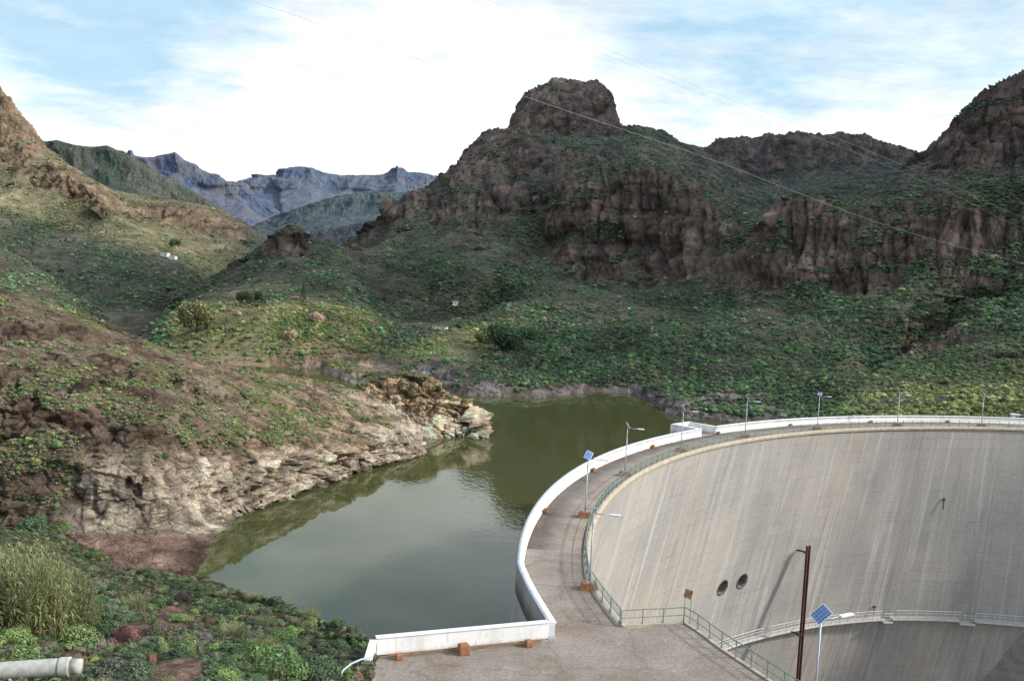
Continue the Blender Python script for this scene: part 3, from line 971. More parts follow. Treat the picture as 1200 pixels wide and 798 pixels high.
    top_ = sstep(330, 230, u) * sstep(600, 700, dist) * sstep(6, -14, v - np.interp(u, [-60, 0, 60, 110, 160, 200, 230, 330], [240, 250, 268, 280, 296, 306, 318, 330]))
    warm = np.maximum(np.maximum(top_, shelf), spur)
    SUNLIT.append(warm)
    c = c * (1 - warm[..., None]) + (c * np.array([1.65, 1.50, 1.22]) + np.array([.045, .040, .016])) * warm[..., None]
    # distance haze settles into the colour of the far ridges
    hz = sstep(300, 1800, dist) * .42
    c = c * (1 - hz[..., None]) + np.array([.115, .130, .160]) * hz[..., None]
    c = np.clip(c, .01, .6)
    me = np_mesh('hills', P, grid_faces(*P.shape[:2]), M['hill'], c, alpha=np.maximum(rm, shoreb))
    o = obj('hills', me); tag(o, kind='structure')
    TERR.append(P)
    veg = (1 - rm) * (1 - shoreb) * (P[..., 2] > ZW + .9)
    return P, veg, u, v


P_mid, veg_mid, u_mid, v_mid = mid_terrain()


# ---------------- lofted sheets
def loft(rows, u0, u1, nu, nsub, sharp=False):
    """rows: list of polylines [(u, v, Y)], graphs over u -> grid of points"""
    us = np.linspace(u0, u1, nu)
    V, Y = [], []
    for r in rows:
        r = np.asarray(r, float)
        V.append(np.interp(us, r[:, 0], r[:, 1])); Y.append(np.interp(us, r[:, 0], r[:, 2]))
    V, Y = np.array(V), np.array(Y)
    k = np.ones(9) / 9
    sm = lambda A: np.apply_along_axis(lambda x: np.convolve(np.pad(x, 4, mode='edge'), k, 'valid'), 1, A)
    if not sharp: V, Y = sm(V), sm(Y)
    n = len(rows)
    w = np.concatenate([np.linspace(i, i + 1, m, endpoint=False) for i, m in enumerate(nsub)] + [[n - 1]])
    i0 = np.clip(w.astype(int), 0, n - 2); f = (w - i0)[:, None]

    def cr(A):
        a = A[np.clip(i0 - 1, 0, n - 1)]; b = A[i0]; c = A[i0 + 1]; d = A[np.clip(i0 + 2, 0, n - 1)]
        m0, m1 = (c - a) * .5 * .6, (d - b) * .5 * .6
        return (2 * f**3 - 3 * f**2 + 1) * b + (f**3 - 2 * f**2 + f) * m0 + (-2 * f**3 + 3 * f**2) * c + (f**3 - f**2) * m1
    VV, YY = cr(V), cr(Y)
    return W(np.broadcast_to(us, VV.shape), VV, YY)


def far_range(name, sil, Y, base_v, Yb, c1, c2, amp, lit=0.0):
    sil = np.asarray(sil, float)
    u0, u1 = sil[0, 0], sil[-1, 0]
    rows = [[(a, b + 25, Y * 1.12) for a, b in sil], [(a, b, Y) for a, b in sil],
            [(a, b + (base_v - b) * .22, Y - (Y - Yb) * .12) for a, b in sil],
            [(a, b + (base_v - b) * .5, Y - (Y - Yb) * .5) for a, b in sil],
            [(a, base_v, Yb) for a, b in sil]]
    P = loft(rows, u0, u1, int((u1 - u0) / 1.2), (14, 30, 40, 40), True)
    Nn = normals_of(P)
    s = amp
    rd = ridged(P / np.array([s * 9, s * 9, s * 30]), 6)
    zt_ = P[..., 2] + fbm(P / (s * 20), 3) * s * 3
    bd = beds(zt_, s * 3.2, 7) * s * 2.6
    sm = np.ones(P.shape[0]); sm[:14] = .4
    Nn[..., 2] *= .3
    P = P + Nn * (((rd - .45) * s * 2.4 + bd) * sm[:, None])[..., None]
    P[..., 2] += fbm(P / (s * 1.6), 4) * s * .16
    k = sstep(.30, .62, rd + fbm(P / (s * 5), 3) * .6)
    c = np.array(c1) * (1 - k[..., None]) + np.array(c2) * k[..., None]  # aerial haze is put into these base colours
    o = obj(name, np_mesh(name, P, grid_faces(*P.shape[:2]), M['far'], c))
    tag(o, kind='structure')


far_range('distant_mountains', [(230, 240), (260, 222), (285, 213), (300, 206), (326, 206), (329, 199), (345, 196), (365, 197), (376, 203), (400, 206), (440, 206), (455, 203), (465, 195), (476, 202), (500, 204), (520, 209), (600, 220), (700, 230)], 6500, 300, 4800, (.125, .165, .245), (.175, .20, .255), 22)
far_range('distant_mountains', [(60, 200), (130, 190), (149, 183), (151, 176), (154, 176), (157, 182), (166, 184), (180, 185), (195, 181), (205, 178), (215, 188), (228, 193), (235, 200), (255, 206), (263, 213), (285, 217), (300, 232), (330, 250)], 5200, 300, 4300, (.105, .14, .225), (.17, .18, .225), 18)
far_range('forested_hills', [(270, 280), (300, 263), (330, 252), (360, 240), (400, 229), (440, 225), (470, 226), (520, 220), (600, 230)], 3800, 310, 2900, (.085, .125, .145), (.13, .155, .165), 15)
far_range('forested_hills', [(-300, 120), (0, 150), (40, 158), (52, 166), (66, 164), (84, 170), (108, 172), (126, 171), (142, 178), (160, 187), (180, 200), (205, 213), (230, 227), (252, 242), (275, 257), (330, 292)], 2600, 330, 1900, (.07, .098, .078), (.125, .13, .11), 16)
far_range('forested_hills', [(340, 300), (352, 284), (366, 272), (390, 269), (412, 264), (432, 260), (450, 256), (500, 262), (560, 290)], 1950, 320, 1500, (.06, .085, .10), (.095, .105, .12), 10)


# ---------------- headland on the left bank
def rock_sheet(name, P, mat, dents, colf, amp=1.0, top_rows=0, waterline=True):
    Nn = normals_of(P)
    D = np.zeros(P.shape[:2])
    u, v = proj(P)
    Q = P + 1.2 * np.stack([fbm(P / 5., 2), fbm(P / 5. + 5, 2), .4 * fbm(P / 5. + 9, 2)], -1)
    strata = ridged(Q / np.array([9., 9., 2.6]), 5)
    cols = ridged(Q / np.array([4.6, 4.6, 9.]), 5)
    blocks = fbm(Q / 2.2, 4)
    small = fbm(P / .8, 3)
    steep = sstep(.45, .9, np.sqrt(np.clip(1 - Nn[..., 2] ** 2, 0, 1)))
    return Nn, u, v, strata, cols, blocks, small, steep


def WY(u, v, h): return float(WZ(u, v, ZW + h)[1])


HEAD_ROWS = [
    [(-700, 420, 260), (-200, 440, 230), (0, 450, 215), (200, 470, 215), (330, 490, 215), (420, 505, 215), (500, 520, 208)],
    [(-700, 330, 200), (-200, 330, 175), (0, 362, 170), (200, 428, 185), (330, 455, 195), (420, 468, 200), (480, 490, 196), (500, 528, 180)],
    [(-700, 250, 190), (-200, 310, 165), (0, 343, 160), (30, 349, 160), (60, 357, 161), (100, 371, 163), (140, 389, 166), (170, 400, 170), (200, 412, 174), (240, 422, 180), (290, 434, 185), (330, 441, 189), (380, 449, 194), (420, 458, 196), (450, 472, 194), (480, 492, 188), (500, 528, 179)],
    [(-700, 330, 165), (-200, 380, 145), (0, 410, 139), (60, 415, 141), (120, 425, 143), (170, 432, 145), (210, 436, 149), (250, 447, 154), (300, 465, 159), (350, 480, 165), (400, 492, 174), (440, 498, 177), (480, 508, 180), (500, 529, 178)],
    [(-700, 420, 150), (-200, 450, 134), (0, 462, 126), (60, 468, 127), (120, 476, 128), (170, 486, 126.5), (210, 498, 128), (250, 505, 132), (300, 508, 140), (350, 512, 148), (400, 514, 158.5), (440, 512, 167), (480, 514, 176), (500, 530, 177.5)],
    [(-700, 520, 140), (-200, 530, 126), (0, 530, 118), (60, 538, 117), (120, 548, 115.0), (170, 552, 116), (210, 550, 120), (250, 545, 125.5), (300, 540, 133.5), (350, 533, 143), (400, 526, 153.8), (440, 521, 163), (480, 518, 174), (500, 530.5, 177)],
    [(-700, 590, 134), (-200, 590, 121), (0, 580, 113.0), (60, 584, 112.6), (120, 590, 112.2), (170, 590, 113.6), (210, 588, 117.4), (250, 582, 123.2), (300, 571, 130.8), (350, 556, 140.6), (400, 545, 151.6), (440, 534, 161.6), (480, 524, 173), (500, 531, 176.7)],
    [(-700, 632, 130), (-200, 632, 116), (0, 632, 110), (60, 631, WY(60, 631, 1.3)), (100, 629, WY(100, 629, 1.4)), (140, 627, WY(140, 627, 1.4)), (190, 622, WY(190, 622, 1.2)), (230, 616, WY(230, 616, .9)), (250, 611, WY(250, 611, .5)), (285, 600, WY(285, 600, .3)), (320, 586.5, 133), (350, 575, 139.4), (390, 558.5, 149.4), (420, 549, 156.8), (450, 541, 163.8), (480, 536, 170.2), (496, 532.2, 175.6), (500, 531.6, 176.6)],
    [(-700, 655, 128), (-200, 655, 113), (0, 655, 109), (60, 655, WY(60, 655, .1)), (100, 657, WY(100, 657, .1)), (140, 666, WY(140, 666, .1)), (190, 672, WY(190, 672, .1)), (215, 674, WY(215, 674, .1)), (230, 669, WY(230, 669, .05)), (240, 654, WY(240, 654, 0)), (250, 632, WY(250, 632, 0)), (285, 604, 126.5), (320, 590, 132.5), (350, 578, 139), (390, 561, 149), (420, 551, 156.5), (450, 543, 163.5), (480, 538, 170), (496, 533, 175.5), (500, 532, 176.5)],
    [(-700, 700, 126), (-200, 700, 110), (0, 700, 105), (100, 702, 101), (190, 712, 95), (230, 705, 97), (250, 680, 110), (285, 660, 123), (320, 640, 129), (350, 625, 136), (390, 605, 146), (420, 592, 153), (450, 580, 160), (480, 570, 167), (500, 550, 174)],
]
KNOB_ROWS = [
    [(395, 475, 235), (440, 478, 235), (520, 490, 228), (560, 505, 212), (573, 517, 200)],
    [(395, 462, 204), (420, 452, 206), (432, 448, 207), (450, 441, 208), (470, 438, 208), (485, 437, 208), (500, 440, 208), (510, 447, 207), (518, 455, 206), (526, 464, 205), (535, 468, 204), (545, 469, 203), (552, 474, 202), (558, 484, 200.5), (563, 498, 199), (573, 516, 197.5)],
    [(395, 475, 201), (420, 466, 202), (450, 456, 203), (480, 454, 203), (505, 462, 202), (526, 474, 201.5), (545, 480, 200.5), (558, 493, 199.3), (573, 516.3, 197.4)],
    [(395, 490, 198), (420, 482, 199), (450, 474, 199.5), (480, 474, 199.5), (505, 480, 199.5), (526, 488, 199.5), (545, 493, 199), (558, 501, 198.6), (573, 516.6, 197.3)],
    [(395, 505, 195), (420, 500, 195.5), (450, 496, 196), (480, 497, 196), (505, 497, 196.8), (526, 499, 197.3), (545, 502, 197.6), (558, 506, 197.9), (573, 517, 197.2)],
    [(395, 524, 192), (420, 522, 192), (450, 520, 192), (480, 518.5, 192.6), (505, 518, 193.5), (526, 518, 194.6), (545, 517.5, 195.8), (560, 517, 196.8), (573, 518, 197)],
    [(395, 545, 189), (450, 540, 190), (505, 536, 191), (545, 532, 194), (573, 530, 196)],
]
# (u, v, half width, half height, depth in metres) of hollows and caves
DENTS = [(207, 446, 8, 7, 3.0), (232, 466, 4, 11, 1.8), (178, 466, 3, 12, 1.4), (150, 440, 4, 9, 1.2), (297, 545, 5, 6, 2.4), (262, 575, 4, 5, 1.8),
         (410, 545, 16, 6, 3.0), (425, 543, 12, 5, 3.0), (292, 596, 5, 5, 2.0), (60, 492, 12, 5, 1.8), (95, 500, 14, 6, 1.8), (40, 470, 5, 10, 1.6), (160, 575, 7, 8, 1.8),
         (172, 565, 6, 9, 1.6), (150, 566, 5, 6, 1.4), (455, 520, 3, 9, 1.6), (465, 512, 4, 6, 1.2), (330, 566, 3, 7, 1.2), (248, 560, 3, 6, 1.4), (315, 520, 6, 3, 1.0), (375, 530, 5, 3, 1.0),
         (228, 458, 5, 4, 1.3), (186, 490, 5, 4, 1.4), (215, 490, 5, 5, 1.4), (255, 470, 5, 2.5, 1.0), (285, 478, 6, 2, .8), (130, 505, 8, 5, 1.3), (20, 455, 4, 8, 1.4), (110, 585, 3, 20, .8), (185, 590, 2, 16, .8)]


def headland(name, rows, u0, u1, nu, nsub, seed):
    P = loft(rows, u0, u1, nu, nsub)
    Nn = normals_of(P)
    u, v = proj(P)
    slope = np.sqrt(np.clip(1 - Nn[..., 2] ** 2, 0, 1))
    Q = P + 1.3 * np.stack([fbm(P / 5. + seed, 3), fbm(P / 5. + 5 + seed, 3), .6 * fbm(P / 5. + 9, 2)], -1)
    strata = ridged(Q / np.array([11., 11., 2.4]), 5, gain=.6)
    cols = ridged(Q / np.array([5.2, 5.2, 14.]), 5, gain=.6)
    w1 = worley(Q / np.array([5.4, 5.4, 4.4]), 3)
    w2 = worley(Q / np.array([2.3, 2.3, 1.5]), 9)
    w3 = worley(Q / np.array([.95, .95, .7]), 15)
    ck1 = sstep(0, .22, w1[1] - w1[0]); ck2 = sstep(0, .25, w2[1] - w2[0]); ck3 = sstep(0, .3, w3[1] - w3[0])
    blocks = fbm(Q / 2.0, 4, gain=.6)
    steep = sstep(.46, .80, slope + fbm(P / 9. + 3, 3) * .40)
    zz = P[..., 2] + fbm(P / np.array([12., 12., 6.]) + 51, 3) * 1.6 + P[..., 0] * .05
    bd = beds(zz, 2.6, 3) * .65 + beds(zz, .9, 40) * .35
    w0 = worley(Q / np.array([12., 12., 9.]), 21)
    ck0 = sstep(0, .16, w0[1] - w0[0])
    disp = steep * ((strata - .42) * 1.0 + (cols - .42) * 1.2 + bd + (w0[2] - .5) * 1.7 + (ck0 - 1) * 1.3 + (w1[2] - .5) * 2.2 + (ck1 - 1) * 1.1 + (w2[2] - .5) * 1.0 + (ck2 - 1) * .6 + (w3[2] - .5) * .4 + (ck3 - 1) * .2)
    outc = sstep(-.04, .12, fbm(P / np.array([7., 7., 3.]) + 40 + seed, 4)) * (1 - steep)
    disp += outc * ((w2[2] - .2) * 1.0 + (ck2 - 1) * .5 + (w1[2] - .35) * 1.5 + (ck1 - 1) * .6 + bd * .7)
    disp += (1 - steep) * (fbm(P / 10., 4) * 1.6 + fbm(P / 2.2, 3) * .45 + (ridged(P / np.array([7., 7., 2.]), 4) - .42) * .8)
    disp *= 1 - .58 * sstep(10, 6, P[..., 2] - ZW) * sstep(330, 250, u)
    back = np.zeros(P.shape[0]); back[: nsub[0]] = 1
    disp *= (1 - .6 * back)[:, None]
    cave = np.zeros(P.shape[:2])
    for (a, b, ww, hh, d) in DENTS:
        jag = 1 + fbm(P / 1.1 + a, 2) * .9
        q = (((u - a) / ww) ** 2 + ((v - b) / hh) ** 2) * jag
        k = sstep(1.25, .75, q)
        cave = np.maximum(cave, k * d)
    cave[: nsub[0]] = 0
    # push the caves straight into the hillside
    hv = Nn.copy(); hv[..., 2] *= .4
    P2 = P + hv * (disp - cave)[..., None]
    # ---- colour
    h = P2[..., 2] - ZW
    f1 = fbm(P / 4. + seed, 5)
    f3 = fbm(P / 14. + 2 + seed, 3)
    str2 = noise3(P / np.array([1.4, 1.4, 5.]) + 4)
    brown = np.array([.225, .158, .115]) * (1 + (f1 * .9)[..., None]) + (f3 * .06)[..., None] * np.array([1.2, .7, .5])
    orange = np.array([.62, .45, .31]) * (1 + (f1 * .6)[..., None])
    grey = np.array([.56, .46, .355]) * (.72 + .38 * sstep(120, 330, u))[..., None] * (1 + (f1 * .5 + str2 * .35)[..., None])
    right = sstep(120, 420, u)
    rock = brown * (1 - right[..., None] * .6) + orange * right[..., None] * .6
    lw_ = sstep(300, 240, u) * sstep(70, 110, u)
    band = sstep(7.0, 2.6, h + f3 * 8 * (1 - .5 * lw_) + blocks * 3.5 * (1 - .5 * lw_) - right * .3 - lw_ * 3.2) * sstep(50, 110, u + f3 * 60)
    rock = rock * (1 - band[..., None]) + grey * band[..., None]
    crev = np.clip(.38 + .28 * strata + .2 * cols + .20 * ck1 + .22 * ck2 + .1 * ck3 + (w2[2] - .5) * .35, .35, 1.2)  # shade of the cracks put into the cliff colour
    rock = rock * crev[..., None]
    redl = sstep(621, 630, v + f1 * 6) * sstep(262, 235, u)
    rock = rock * (1 - redl[..., None]) + np.array([.275, .178, .138]) * (1 + f1[..., None] * .9) * redl[..., None]
    soil = np.array([.175, .136, .096]) * (1 + right[..., None] * 1.0) * (1 + (fbm(P / 2.5 + 1, 4) * .7)[..., None])
    grass = np.array([.165, .160, .070]) * (1 + (f1 * .6)[..., None])
    gm = sstep(-.10, .25, f3 + fbm(P / 5. + 6, 3) * .8 + .03 + (right - .3) * .3)
    soil = soil * (1 - gm[..., None]) + grass * gm[..., None]
    rock = rock * (1 - .28 * outc * (1 - band))[..., None]
    rk = np.clip(steep * sstep(-.42, .0, fbm(P / 6.5 + 11, 4) + .12) + band + outc, 0, 1)
    c = soil * (1 - rk[..., None]) + rock * rk[..., None]
    if seed > 1: c = c * np.array([1.42, 1.33, 1.22])
    wet = sstep(.5, .1, h)
    c = c * (1 - .5 * wet[..., None])
    o = obj(name, np_mesh(name, P2, grid_faces(*P.shape[:2]), M['head'], np.clip(c, .01, .7), alpha=rk))
    tag(o, kind='structure')
    TERR.append(P2)
    veg = (1 - rk) * (h > 1.5) * (.35 + gm)
    return P2, veg


P_head, veg_head = headland('headland', HEAD_ROWS, -700, 500, 1000, (14, 20, 56, 60, 60, 60, 60, 36, 20), 0.)
P_knob, veg_knob = headland('headland', KNOB_ROWS, 395, 573, 300, (14, 24, 28, 30, 36, 20), 31.)


# ---------------- near slope under the camera
SLOPE_ROWS = [
    [(-900, 640, 140), (0, 640, 130), (110, 690, 118), (170, 720, 112), (238, 770, 100), (280, 800, 88), (330, 850, 76), (400, 900, 64), (432, 900, 60), (470, 900, 60)],
    [(-900, 600, 120), (0, 612, 118), (60, 620, 118), (110, 642, 114), (150, 655, 111), (190, 668, 106), (238, 682, 99), (280, 697, 87), (330, 716, 72), (400, 742, 58), (425, 750, 54), (470, 772, 50)],
    [(-900, 640, 80), (0, 640, 85), (60, 650, 86), (110, 662, 88), (150, 673, 90), (190, 688, 86), (238, 702, 79), (280, 716, 71), (330, 732, 62), (400, 754, 53), (425, 762, 50.5), (470, 785, 47)],
    [(-900, 690, 50), (0, 700, 50), (60, 705, 54), (110, 715, 56), (150, 722, 58), (190, 732, 58), (238, 742, 56), (280, 750, 54), (330, 760, 51), (400, 776, 47), (425, 783, 46.3), (470, 800, 44.4)],
    [(-900, 800, 29), (0, 812, 29.5), (60, 812, 30.5), (110, 803, 33), (150, 795, 35), (190, 786, 37), (238, 792, 38), (280, 796, 40), (330, 800, 41), (400, 808, 42), (425, 812, 42.3), (470, 830, 41.5)],
    [(-900, 900, 16), (0, 900, 17), (110, 900, 20), (190, 900, 23), (280, 900, 26), (400, 910, 30), (470, 930, 31)],
    [(-900, 1300, 7), (0, 1300, 7.5), (200, 1350, 8), (470, 1400, 9)],
]


def near_slope():
    P = loft(SLOPE_ROWS, -900, 436, 820, (10, 50, 60, 60, 40, 20))
    # continue the bank under and behind the camera, and across in front of the platform
    Nn = normals_of(P)
    u, v = proj(P)
    z = fbm(P / 9., 4) * 1.1 + fbm(P / 1.6, 4) * .35
    lim = sstep(465, 400, u)
    P = P + Nn * (z * (.35 + .65 * lim))[..., None]
    f1 = fbm(P / 2.2, 5)
    f3 = fbm(P / 8. + 3, 3)
    c = np.array([.085, .075, .045]) * (1 + (f1 * .8)[..., None])
    g = sstep(-.2, .25, f3)
    c = c * (1 - g[..., None]) + np.array([.058, .070, .030]) * (1 + f1[..., None] * .7) * g[..., None]
    red = np.zeros(P.shape[:2])
    for a, b, w, h in ((190, 651, 62, 22), (205, 728, 24, 14), (150, 746, 26, 18), (205, 790, 45, 16), (30, 795, 60, 10), (190, 782, 20, 16), (165, 652, 40, 16)):
        red = np.maximum(red, sstep(1.15, .7, ((u - a) / w) ** 2 + ((v - b) / h) ** 2 + f1 * .7))
    c = c * (1 - red[..., None]) + np.array([.205, .135, .105]) * (1 + (fbm(P / 1.2 + 5, 5) * 1.0)[..., None]) * red[..., None]
    o = obj('hillside', np_mesh('hillside', P, grid_faces(*P.shape[:2]), M['slope'], np.clip(c, .01, .6), alpha=red))
    tag(o, kind='structure')
    TERR.append(P)
    return P, 1 - red


P_near, veg_near = near_slope()


def camera_bank():
    xs = np.linspace(-120, 60, 120); ys = np.linspace(-60, 36, 80)
    X, Yg = np.meshgrid(xs, ys)
    Z = 19.3 - np.clip(Yg - 2, 0, None) * .86 - np.clip(X - 2, 0, None) * .55 + np.clip(-X - 15, 0, 50) * .05
    Z = np.where((X > -9) & (Yg > 20), np.minimum(Z, -1.5 - (Yg - 20) * .5), Z)
    Z = np.where((X < -4) & (Yg > 6), Z - (Yg - 6) * .25 - 2.5, Z)
    Z = np.maximum(Z, -60)
    P = np.stack([X, Yg, Z], -1)
    P[..., 2] += fbm(P / 6., 4) * 1.0 * sstep(0, 6, np.hypot(X, Yg))
    c = np.array([.085, .078, .045]) * (1 + fbm(P / 2., 4)[..., None] * .6)
    o = obj('hillside', np_mesh('hillside', P, grid_faces(*P.shape[:2]), M['slope'], np.clip(c, .01, .5)))
    tag(o, kind='structure')


camera_bank()


def gorge():
    # bed and far bank of the gorge below the dam
    xs = np.linspace(-10, 420, 150); ys = np.linspace(-160, 215, 130)
    X, Yg = np.meshgrid(xs, ys)
    rr = np.hypot(X - CX, Yg - CY)
    Z = -84 + np.clip(X - 135, 0, None) * .62 + np.clip(12 - X, 0, None) * 1.2
    Z = np.where(X < 30, np.minimum(Z, -40), Z)
    Z = Z + np.clip(-20 - Yg, 0, None) * -.05
    # keep the bank out of the dam and below its crest on the water side
    up = sstep(100, 108, rr) * (Yg > 60)
    Z = np.where((up > 0) & (X < 175), np.minimum(Z, ZW - 6), Z)
    P = np.stack([X, Yg, Z], -1)
    P[..., 2] += fbm(P / 25., 4) * 8 * sstep(120, 200, X) + fbm(P / 6, 3) * 1.2
    f1 = fbm(P / 8., 4)
    c = np.array([.13, .105, .075]) * (1 + f1[..., None] * .7)
    o = obj('gorge', np_mesh('gorge', P, grid_faces(*P.shape[:2]), M['hill'], np.clip(c, .01, .5)))
    tag(o, kind='structure')


gorge()
# the ground, far out to the horizon
gp = MB(); gp.bm.faces.new([gp.bm.verts.new((math.cos(a) * 30000, math.sin(a) * 30000, -95)) for a in np.linspace(0, 2 * math.pi, 64, endpoint=False)])
tag(gp.build('ground', plain('ground_soil', (.12, .11, .08), .95, 0, .4, .01)), kind='structure')

# ================================================================== DAM
RU, RD_ = 102.9, 97.45


def taper(deg):
    return -np.interp(deg, [179.5, 184.4, 186.5], [0, 1.1, 1.5])


def arc(r, deg, z=0.0):
    a = R(deg)
    r = r + float(taper(deg))
    return Vector((CX + r * math.cos(a), CY + r * math.sin(a), z))


def kbat(th):
    return np.interp(th, [60, 80, 95, 103, 110, 118, 128, 190], [-.02, 0, .03, .12, .185, .21, .22, .2])


def face_r(th, z):
    z = np.asarray(z, float)
    d = np.clip(-z - .6, 0, None)
    k = kbat(th)
    zc = 35.5
    return RD_ + .18 + k * np.minimum(d, zc) + (k * .6 + .16) * np.clip(d - zc, 0, None)


TH0, TH1 = 62.0, 184.5
dam = empty('dam', tuple(arc(100, 120, 0)))
dam_loc = np.array(dam.location)
tag(dam, 'large curved pale concrete arch dam with white parapet and streaked downstream face', 'dam')


def rel(P): return np.asarray(P, float) - dam_loc


HOLES = [(132.6, -24.4), (129.75, -24.3)]


def build_dam_face():
    th = np.arange(TH0, TH1 + .01, .16)
    zs = np.concatenate([np.linspace(-.6, -40, 150), np.linspace(-41, -80, 50)])
    T, Z = np.meshgrid(th, zs)
    r = face_r(T, Z) + taper(T)
    P = np.stack([CX + r * np.cos(np.radians(T)), CY + r * np.sin(np.radians(T)), Z], -1)
    uv = np.stack([(TH1 - T) * math.pi / 180 * 98, Z], -1)
    Fc = grid_faces(*T.shape)
    cen = P.reshape(-1, 3)[Fc].mean(1)
    keep = np.ones(len(Fc), bool)
    for a, z in HOLES:
        c = np.array(arc(float(face_r(a, z)), a, z))
        keep &= np.linalg.norm(cen - c, axis=1) > 1.12
    o = obj('downstream_face', np_mesh('downstream_face', rel(P), Fc[keep], M['face'], None, True, uv), dam)
    # upstream face
    th = np.arange(TH0, 186.5, .5); zs = np.linspace(-.15, -80, 40)
    T, Z = np.meshgrid(th, zs)
    r = 102.75 + .12 * np.clip(-Z, 0, None) * sstep(60, 100, T) + taper(T)
    P = np.stack([CX + r * np.cos(np.radians(T)), CY + r * np.sin(np.radians(T)), Z], -1)
    uv = np.stack([(TH1 - T) * math.pi / 180 * 98, Z], -1)
    obj('upstream_face', np_mesh('upstream_face', rel(P), grid_faces(*T.shape), M['face'], None, True, uv), dam)


build_dam_face()
for a, z in HOLES:
    c = arc(float(face_r(a, z)), a, z)
    kk = float(kbat(a))
    rad_ = Vector((math.cos(R(a)), math.sin(R(a)), 0))
    upt = Vector((-kk * rad_.x, -kk * rad_.y, 1)).normalized()
    inw = Vector((rad_.x, rad_.y, kk)).normalized()         # into the concrete
    side = inw.cross(upt).normalized()
    mb = MB()
    n = 32
    rings = []
    for off, rad in ((.10, 1.42), (-.07, 1.38), (-.07, 1.16), (0.1, 1.13), (4.0, 1.10)):
        rings.append([mb.bm.verts.new(c - Vector(dam_loc) + inw * off + side * rad * math.cos(2 * math.pi * k / n) + upt * rad * math.sin(2 * math.pi * k / n)) for k in range(n)])
    for p, q in zip(rings, rings[1:]):
        for k in range(n):
            mb.bm.faces.new((p[k], p[(k + 1) % n], q[(k + 1) % n], q[k]))
    mb.bm.faces.new(rings[-1])
    o = mb.build('outlet_opening', M['holeconc'], dam, True)
    tag(o, 'round dark outlet hole in the dam face')
    mb = MB()
    mb.tube([c - Vector(dam_loc) - inw * .05 + (side * math.cos(x) + upt * math.sin(x)) * 1.2 for x in np.linspace(0, 2 * math.pi, 33)], .05, 5, cap=False)
    mb.build('outlet_rim', M['rust'], o, True)


def strip(name, prof, th0, th1, mat, parent, step=.4, origin=dam_loc, cap=True):
    """sweep a closed profile [(r, z)] along the arc"""
    th = np.arange(th0, th1 + 1e-6, step)
    if th[-1] < th1 - 1e-4: th = np.append(th, th1)
    n = len(prof)
    V = np.array([[tuple(arc(r, t, z)) for r, z in prof] for t in th])
    m = len(th)
    idx = np.arange(m * n).reshape(m, n)
    Fs = []
    for k in range(n):
        k2 = (k + 1) % n
        Fs.append(np.stack([idx[:-1, k], idx[1:, k], idx[1:, k2], idx[:-1, k2]], -1))
    Fs = np.concatenate(Fs)
    me = np_mesh(name, V.reshape(-1, 3) - np.asarray(origin), Fs, mat)
    bm = bmesh.new(); bm.from_mesh(me)
    bm.verts.ensure_lookup_table()
    if cap:
        bm.faces.new([bm.verts[i] for i in idx[0]]); bm.faces.new([bm.verts[i] for i in idx[-1]])
    bmesh.ops.recalc_face_normals(bm, faces=bm.faces)
    bm.to_mesh(me); bm.free()
    return obj(name, me, parent)


THJ = 175.25                       # joint between crest walkway and the abutment platform
strip('crest_walkway', [(98.0, 0.0), (102.48, 0.0), (102.48, -.6), (98.0, -.6)], TH0, THJ, M['deck'], dam)
strip('rim', [(97.40, .10), (97.98, .10), (97.98, -.62), (97.65, -.62), (97.40, -.45)], TH0, 184.2, M['rim'], dam)
# white parapet, grey on the water side, with a gap at the little bay
PW = [(102.5, -.1), (102.5, .16), (102.56, .18), (102.56, 1.06), (102.50, 1.08), (102.50, 1.16), (102.98, 1.16), (102.98, -.1)]
GAP0, GAP1 = 135.55, 137.75
strip('parapet', PW, TH0, GAP0, M['parapet'], dam)
strip('parapet', PW, GAP1, 185.7, M['parapet'], dam)
strip('parapet_back', [(102.985, -.9), (102.985, 1.10), (103.03, 1.10), (103.03, -.9)], TH0, GAP0, M['greyconc'], dam)
strip('parapet_back', [(102.985, -.9), (102.985, 1.10), (103.03, 1.10), (103.03, -.9)], GAP1, 185.7, M['greyconc'], dam)
# bay that juts over the water
for t0, t1 in ((GAP0 - .22, GAP0), (GAP1, GAP1 + .22)):
    strip('bay_wall', [(103.05, -.6), (103.05, 1.16), (107.2, 1.16), (107.2, -.6)], t0, t1, M['parapet'], dam, .1)
strip('bay_wall', [(107.21, -.6), (107.21, 1.16), (107.6, 1.16), (107.6, -.6)], GAP0 - .22, GAP1 + .22, M['parapet'], dam, .2)
strip('bay_floor', [(102.49, -.02), (107.2, -.02), (107.2, -.6), (102.49, -.6)], GAP0 + .005, GAP1 - .005, M['deck'], dam, .2)


